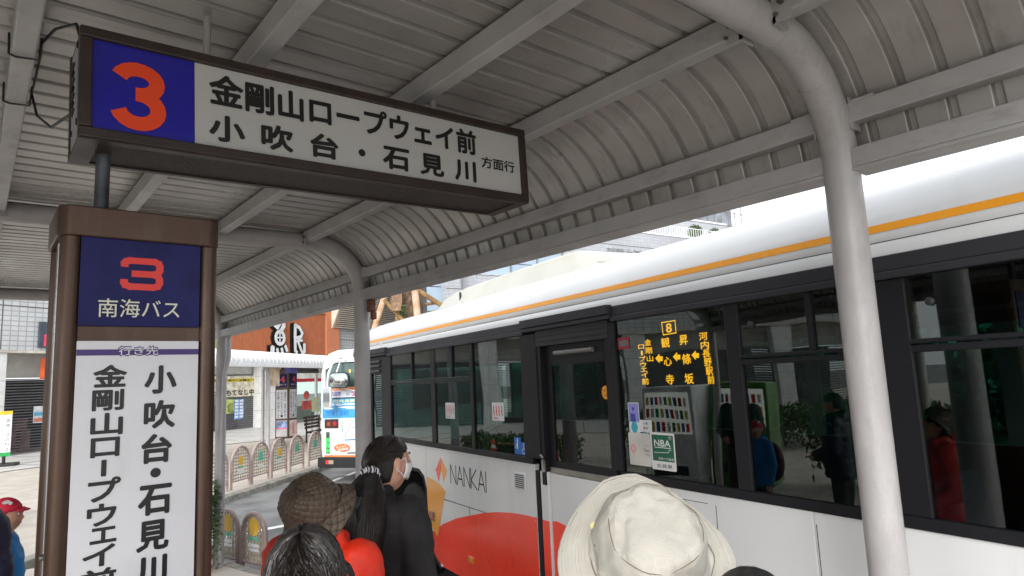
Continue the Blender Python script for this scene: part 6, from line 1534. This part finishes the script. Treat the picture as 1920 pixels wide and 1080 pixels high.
def hat_pt(th, R_, h, lift=0): 
    dd = crump(th, 0, R_, h) * .7; R2_, h2 = brim(R_, h, th); R2_ += dd; h2 += dd; return hc4 + r_ * R2_ * math.cos(th) + f_ * R2_ * 1.05 * math.sin(th) + a_ * (h2 + lift)
b = MB(); b.tube([hat_pt(rad(x), .081, .0925, .004) + a_ * .003 * math.sin(x * .11) for x in range(0, 361, 8)], .0009, 5); out('crown_seam', b, M['thread'], h4, smooth=True)
b = MB(); b.tube([hat_pt(rad(x), .158, -.0235, .0035) for x in range(0, 361, 6)], .0010, 5); out('brim_stitching', b, M['thread'], h4, smooth=True)
b = MB(); b.tube([hat_pt(rad(x), .163, -.026, .0) for x in range(0, 361, 6)], .0034, 8); out('brim_binding', b, M['beigecloth'], h4, smooth=True)
b = MB(); b.tube([hat_pt(rad(x), .110, -.001, .005) for x in range(0, 361, 6)], .0012, 5); out('band_seam', b, M['thread'], h4, smooth=True)
snapm = mat('cream_snap_button', srgb(222, 214, 150), .35, coat=.3)
for th, R_, h in ((196, .150, -.019), (152, .112, .002), (336, .150, -.019), (28, .110, .002)):
    c = hat_pt(rad(th), R_, h, .007); b = MB(); b.tube([c - a_ * .004, c + a_ * .001, c + a_ * .003], [.0085, .0085, .006], 16); b.tube([c + a_ * .003, c + a_ * .0045], [.0035, .0035], 10); out('snap_button', b, snapm, h4, smooth=True)
for th, R_, h in ((182, .098, .032), (348, .098, .032)):
    c = hat_pt(rad(th), R_, h, .006); b = MB(); b.tube([c, c + a_ * .003], [.004, .003], 10); out('eyelet', b, M['thread'], h4, smooth=True)
# --- dark haired head at the very bottom right of the hat
hd5 = aim(1416, 1204, .98); pos = (hd5.x, hd5.y); T0 = Matrix.Translation((pos[0], pos[1], .004)) @ Matrix.Rotation(-rad(60), 4, 'Z')
p5, T, HM, S = person('black haired person just right of the beige sun hat, only hair showing', pos, 60, 1.46, 'blackcloth', 'greycloth', hpos=local(T0, hd5))
face_parts(p5, T, HM); b = MB(); hair_cap(b, T @ HM, 1.09, 0, front=.3, back=-.6); out('hair', b, M['haircap'], p5, smooth=True)
# --- adult in navy at the left edge, child with a pink-red cap
p6, T, HM, S = person('adult in a dark navy jacket cut off by the left edge of the view', (-.065, 4.0), 30, 1.54, 'navycloth', 'greycloth', bulk=2.0, arms='front', hood=True)
face_parts(p6, T, HM); b = MB(); hair_cap(b, T @ HM, 1.08, 0, front=.3, back=-.6); out('hair', b, M['haircap'], p6, smooth=True)
hd7 = aim(10, 968, 3.75); pos = (hd7.x, hd7.y - .01); T0 = Matrix.Translation((pos[0], pos[1], .004)) @ Matrix.Rotation(-rad(95), 4, 'Z')
p7, T, HM, S = person('child with a pink red cap and bright blue jacket, behind the navy adult', pos, 95, 1.22, 'bluecloth', 'greycloth', head_dir=110, hpos=local(T0, hd7), child=True, bulk=1.3, hood=True)
face_parts(p7, T, HM); G = T @ HM
b = MB(); hair_cap(b, G, 1.05, 0, front=.4, back=-.4); out('hair', b, M['haircap'], p7, smooth=True)
b = MB(); hair_cap(b, G, 1.13, 0, front=.38, back=-.05); cp = out('cap', b, mat('pink_red_cap_cloth', srgb(206, 34, 66), .7, bump=.2), p7, smooth=True)
b = MB(); rows = [[G @ Vector((.07 * math.sin(rad(a)), .085 + k_ * .055 * math.cos(rad(a)), .048 - .014 * k_)) for a in range(-90, 91, 15)] for k_ in (0, .5, 1)]; b.grid(rows); o = out('peak', b, bpy.data.materials['pink_red_cap_cloth'], cp, smooth=True); so = o.modifiers.new('thickness', 'SOLIDIFY'); so.thickness = .004
CPf = Frame(G @ Vector((.062, .02, .088)), (G.to_3x3() @ Vector((-.35, .93, .1))).normalized(), (G.to_3x3() @ Vector((-.55, -.2, .8))).normalized())
b = MB(); b.disc(0, .004, .020, CPf, .012, 10, rv=.012); b.disc(.02, -.008, .010, CPf, .0125, 8); out('cap_print', b, M['white'], cp)
b = MB()
bp0 = T @ Vector((0, -.16 * S, 1.12 * S)); q = MB(); q.ball((0, 0, 0), 1, 18, 12); q.v = [T @ Vector((v.x * .15, -.2 + v.y * .09, 1.08 * S + v.z * .20)) for v in q.v]; out('backpack', q, mat('dark_red_backpack', srgb(96, 30, 34), .6), p7, smooth=True)
# --- people waiting behind the viewer's left, seen only in the bus windows
for (pp, hd, ht, jk, lb) in (((-.75, 2.35), 70, 1.62, 'blackcloth', 'adult in black coat nearest the viewer, mirrored in the rear bus window'), ((-1.25, 3.3), 60, 1.66, 'navycloth', 'adult in a navy coat farther along the platform, mirrored in the bus windows'), ((-.55, 6.0), 120, 1.6, 'greycloth', 'adult in grey near the vending machines, mirrored beside the destination display')):
    pq, T, HM, S = person(lb, pp, hd, ht, jk, 'greycloth', bulk=1.4, arms='front'); face_parts(pq, T, HM); b = MB(); hair_cap(b, T @ HM, 1.1, 0, front=.35, back=-.7); out('hair', b, M['haircap'], pq, smooth=True)

# ================================================================== VEGETATION, TREE, HEDGES, CONES, VENDING MACHINES
M['leaf'] = mat('hedge_leaf', lin(.035, .075, .022), .5, var=.5, vscale=7, col2=lin(.09, .15, .045))
M['leafdark'] = mat('dark_leaf', lin(.02, .045, .018), .55, col2=lin(.05, .085, .03), vscale=5)
M['bark'] = mat('rough_palm_bark', srgb(128, 104, 84), .9, col2=srgb(82, 66, 54), vscale=6, bump=1.0, bscale=22)
def leaves(b, n, fn, size, seed):
    rnd = random.Random(seed)
    for _ in range(n):
        c = fn(rnd); s = size * (.6 + rnd.random() * .8)
        a = Vector((rnd.random() - .5, rnd.random() - .5, rnd.random() - .3)).normalized(); e = a.orthogonal().normalized(); g = Matrix.Rotation(rnd.random() * 6.28, 3, a); e = g @ e; h = a.cross(e)
        b.add([c - e * s, c + h * s * .45 + a * s * .15, c + e * s, c - h * s * .45 + a * s * .15], [(0, 1, 2, 3)])
def hedge(label, cat, p0, p1, w, z0, h, n, seed, size=.03, mm='leaf', name='hedge'):
    p0, p1 = Vector(p0), Vector(p1); d = p1 - p0; nn = Vector((-d.y, d.x, 0)).normalized()
    t = thing(name, label, cat, tuple((p0 + p1) / 2 + Vector((0, 0, z0))))
    def fn(r):
        u = r.random(); v = (r.random() - .5); k_ = r.random() ** .6
        q_ = p0 + d * u + nn * v * w * (1 + .3 * noise.noise(Vector((u * 9, v, 1)))); return Vector((q_.x, q_.y, z0 + .05 + k_ * h * (1 + .18 * noise.noise(Vector((u * 14, v * 3, seed)))) * (1 - .5 * abs(v) ** 2)))
    b = MB(); leaves(b, n, fn, size, seed); out('foliage', b, M[mm], t, stuff=True)
    b = MB()
    for i in range(max(3, n // 400)):
        q_ = p0 + d * (i + .5) / max(3, n // 400); b.tube([(q_.x, q_.y, z0), (q_.x + .03, q_.y, z0 + h * .5), (q_.x - .05, q_.y + .04, z0 + h * .85)], [.012, .009, .004], 5)
    out('stems', b, M['bark'], t)
    return t
bz = pz(8.4)
hedge('leafy green shrub filling the gap between the brown totem and the slim white post', 'shrub', (2.20, 8.35, 0), (1.95, 9.3, 0), .42, bz - .05, 1.02, 5200, 5, .028, name='shrub')
hedge('low clipped hedge beyond the vending machines, mirrored in the front bus windows', 'hedge', (-.02, 15.9, 0), (-1.3, 12.6, 0), .9, -.36, .78, 6000, 6, .05)
hedge('longer hedge left of the low one, mirrored in the rear bus windows', 'hedge', (-3.4, 13.6, 0), (-10.8, 13.0, 0), 1.2, -.36, 1.15, 11000, 26, .06)
b = MB(); b.tube([(2.02, 8.75, bz - .1), (2.02, 8.75, bz + .25)], .2, 14); tag(out('planter', b, mat('dark_planter', srgb(70, 66, 62), .8)), 'low dark round planter under the leafy shrub beside the white post', 'planter')
# palm-like big trunk with timber stays
TPc = aim(770, 600, 26); tp = Vector((TPc.x, TPc.y, -.5))
tr = thing('palm_tree', 'thick rough trunk wrapped in bark and propped with timber stays, rising behind the bus roof', 'tree', tuple(tp))
b = MB(); rows = []
for i in range(40):
    z = i * .22; R_ = .46 + .06 * math.sin(z * 1.3) 
    rows.append([tp + Vector(((R_ + .05 * noise.noise(Vector((math.cos(2 * math.pi * j / 28) * 3, math.sin(2 * math.pi * j / 28) * 3, z * 4))) + (.04 if (i + j) % 4 == 0 else 0)) * math.cos(2 * math.pi * j / 28), (R_ + .05 * noise.noise(Vector((math.cos(2 * math.pi * j / 28) * 3, math.sin(2 * math.pi * j / 28) * 3, z * 4)))) * math.sin(2 * math.pi * j / 28), z)) for j in range(28)])
b.grid(rows, 0, True); out('trunk', b, M['bark'], tr)
b = MB(); rnd = random.Random(9)
for i in range(34):
    a = rnd.random() * 6.28; up_ = .3 + rnd.random() * 1.1; L_ = 2.6 + rnd.random() * .8; st = tp + Vector((0, 0, 8.5)); pts = []
    for k_ in range(9):
        u = k_ / 8; pts.append(st + Vector((math.cos(a) * L_ * u, math.sin(a) * L_ * u, up_ * 2.2 * u - 2.6 * u * u)))
    b.tube(pts, [.03] * 4 + [.015] * 5, 4, False)
    for k_ in range(1, 9):
        for s in (-1, 1):
            for q_ in range(3):
                p = pts[k_ - 1].lerp(pts[k_], q_ / 3); dr = (pts[k_] - pts[k_ - 1]).normalized(); sd = dr.cross(Vector((0, 0, 1))).normalized() * s
                tip = p + sd * .45 + dr * .2 - Vector((0, 0, .12)); b.add([p, p + dr * .05, tip], [(0, 1, 2)])
out('crown', b, M['leafdark'], tr, stuff=True)
Mst = mat('raw_timber_stay', srgb(196, 168, 146), .8, col2=srgb(160, 126, 90), vscale=3); Mbam = mat('bamboo_stay', srgb(156, 124, 78), .6, col2=srgb(120, 92, 58), vscale=4)
def stay(a, b_, r, mm, za=26, zb=26):
    p, q_ = aim(*a, za), aim(*b_, zb); d = (p - q_); 
    if p.z < q_.z: p, q_ = q_, p
    d = (q_ - p).normalized(); k_ = (q_.z + .4) / max(.05, -d.z) if d.z < -.2 else 0; q2 = q_ + d * k_
    bb = MB(); bb.tube([p, q2], r, 10); out('timber_stay', bb, mm, tr, smooth=True)
stay((721, 556), (697, 632), .12, Mst, 25.4, 25.2); stay((778, 545), (784, 605), .14, Mst, 25.2, 25.0); stay((813, 585), (822, 600), .10, Mbam, 25.8, 26.4)
def brace(a, b_, r, mm, za, zb):
    bb = MB(); bb.tube([aim(*a, za), aim(*b_, zb)], r, 8); out('brace', bb, mm, tr, smooth=True)
brace((777, 541), (829, 573), .10, Mbam, 25.3, 25.6); brace((720, 562), (755, 600), .08, Mbam, 25.3, 25.4); brace((745, 585), (747, 618), .10, Mbam, 25.6, 25.4); brace((796, 571), (818, 568), .06, Mbam, 25.6, 25.8)
b = MB(); c = aim(751, 556, 25.5); rows = [[c + Vector((0, 0, dz_)) + (RIGHT * math.cos(a) + FWD * math.sin(a)) * (.36 + .05 * math.sin(a * 3 + dz_ * 9)) for a in [math.pi * .9 + i * .2 for i in range(12)]] for dz_ in (-.55, -.2, .15, .32)]
b.grid(rows); out('sacking_wrap', b, mat('hemp_sacking', srgb(150, 120, 96), .95, col2=srgb(104, 84, 66), vscale=9, bump=.8, bscale=60), tr)
b = MB(); leaves(b, 220, lambda r: c + RIGHT * (.12 + r.random() * .14) - FWD * .45 + Vector((0, 0, -.75 + r.random() * .4)), .05, 4); out('epiphyte_leaves', b, M['leaf'], tr, stuff=True)
# shrubs on the roof terrace
for k_, (px, py, rr_, lb) in enumerate(((1303, 434, .62, 'round clipped shrub on the roof terrace, largest and leftmost of three'), (1339, 438, .5, 'round clipped shrub on the roof terrace, middle one of three'), (1371, 438, .5, 'round clipped shrub on the roof terrace nearest the scaffolding'))):
    u_, v_ = CP(px, py, -3); c = CF.p(u_, v_, -3); t_s = thing('round_shrub', lb, 'shrub', tuple(CF.p(u_, zt if False else 9.6, -3)))
    b = MB()
    def fn(r, c=c, rr_=rr_):
        d = Vector((r.gauss(0, 1), r.gauss(0, 1), r.gauss(0, .8))).normalized(); return c + d * rr_ * (.6 + .45 * r.random())
    leaves(b, 900, fn, .09, k_); out('foliage', b, M['leaf'], t_s, stuff=True)
    b = MB(); b.tube([c + Vector((0, 0, -1.6)), c], .06, 6); out('stem', b, M['bark'], t_s)
    b = MB(); b.tube([c + Vector((0, 0, -1.8)), c + Vector((0, 0, -.75))], .5, 14); out('tub', b, M['white'], t_s)
    
# hedge and trees beyond the bus, seen dark green through its windows
hedge('dark hedge on the far side of the bus lane, seen through the bus windows', 'hedge', (8.2, -4, 0), (9.0, 9, 0), 1.4, -.35, 2.5, 14000, 8, .09, 'leafdark')
hedge('clipped dark green hedge behind the platform left of the view, mirrored in the bus windows', 'hedge', (-4.6, 1.0, 0), (-3.9, 8.0, 0), .9, -.1, 1.25, 9000, 18, .06)
# cones with bar, mirrored in the glass
M['conered'] = mat('cone_red', srgb(214, 50, 50), .45); 
def cone(pos, label):
    t = thing('traffic_cone', label, 'traffic cone', pos, 0, 'traffic cones by the hedge')
    P = Vector(pos); b = MB(); b.poly(rrect(-.18, .18, -.18, .18, .04), Frame(P, (1, 0, 0), (0, 1, 0)), 0, .03); out('base', b, M['conered'], t)
    for i, (za, zb, mm) in enumerate(((.03, .28, 'conered'), (.28, .38, 'white'), (.38, .48, 'conered'), (.48, .57, 'white'), (.57, .70, 'conered'))):
        b = MB(); ra, rb = .14 - za * .16, .14 - zb * .16; b.tube([P + Vector((0, 0, za)), P + Vector((0, 0, zb))], [ra, rb], 16); out('band', b, M[mm], t, smooth=True)
cone((-.05, 14.2, -.3), 'red and white traffic cone at the far end of the hedge'); cone((-.75, 12.3, -.3), 'red and white traffic cone at the near end of the hedge')
b = MB(); b.tube([(-.05, 14.2, .33), (-.75, 12.3, .33)], .018, 8); tag(out('cone_bar', b, mat('yellow_black_bar', srgb(200, 160, 20), .5, col2=srgb(20, 20, 20), vscale=9)), 'yellow and black bar laid across the tops of two traffic cones', 'bar')
# vending machines
def vending(P, label, body, hd):
    t = thing('vending_machine', label, 'vending machine', tuple(P), -rad(hd)); Fr = Frame(P, (math.cos(rad(hd)), -math.sin(rad(hd)), 0), (0, 0, 1)); Fr.N = Fr.U.cross(Fr.V)
    b = MB(); b.box(-.5, .5, .04, 1.83, -.7, 0, Fr); out('cabinet', b, body, t, bevel=.02)
    b = MB(); b.box(-.44, .44, 1.0, 1.72, .002, .01, Fr); w = out('display_window', b, mat('lit_display', srgb(235, 235, 230), .3, em=lin(1, 1, .95), emstr=.5) if 'lit_display' not in bpy.data.materials else bpy.data.materials['lit_display'], t)
    for r in range(3):
        for c in range(9):
            b = MB(); b.tube([Fr.p(-.38 + c * .095, 1.04 + r * .22, .03), Fr.p(-.38 + c * .095, 1.19 + r * .22, .03)], .03, 8)
            cc = ((200, 40, 40), (40, 90, 170), (230, 200, 60), (40, 130, 70), (220, 220, 220))[(r * 2 + c) % 5]; nm = 'can_%d' % ((r * 2 + c) % 5); mm_ = bpy.data.materials.get(nm) or mat(nm, srgb(*cc), .4)
            out('drink', b, mm_, w)
    b = MB(); b.box(-.3, .3, .25, .42, .002, .012, Fr); out('delivery_flap', b, M['black'], t); b = MB(); b.box(.3, .42, .6, .9, .002, .012, Fr); out('coin_panel', b, M['steel'], t)
vending(Vector((-2.9, 8.9, pz(8.9))), 'green drinks vending machine at the back of the platform, mirrored in the bus windows', mat('vending_green', srgb(64, 118, 36), .35, coat=.4), -58)
vending(Vector((-1.85, 9.5, pz(9.5))), 'white drinks vending machine beside the green one', mat('vending_white', srgb(220, 222, 224), .35, coat=.4), -58)
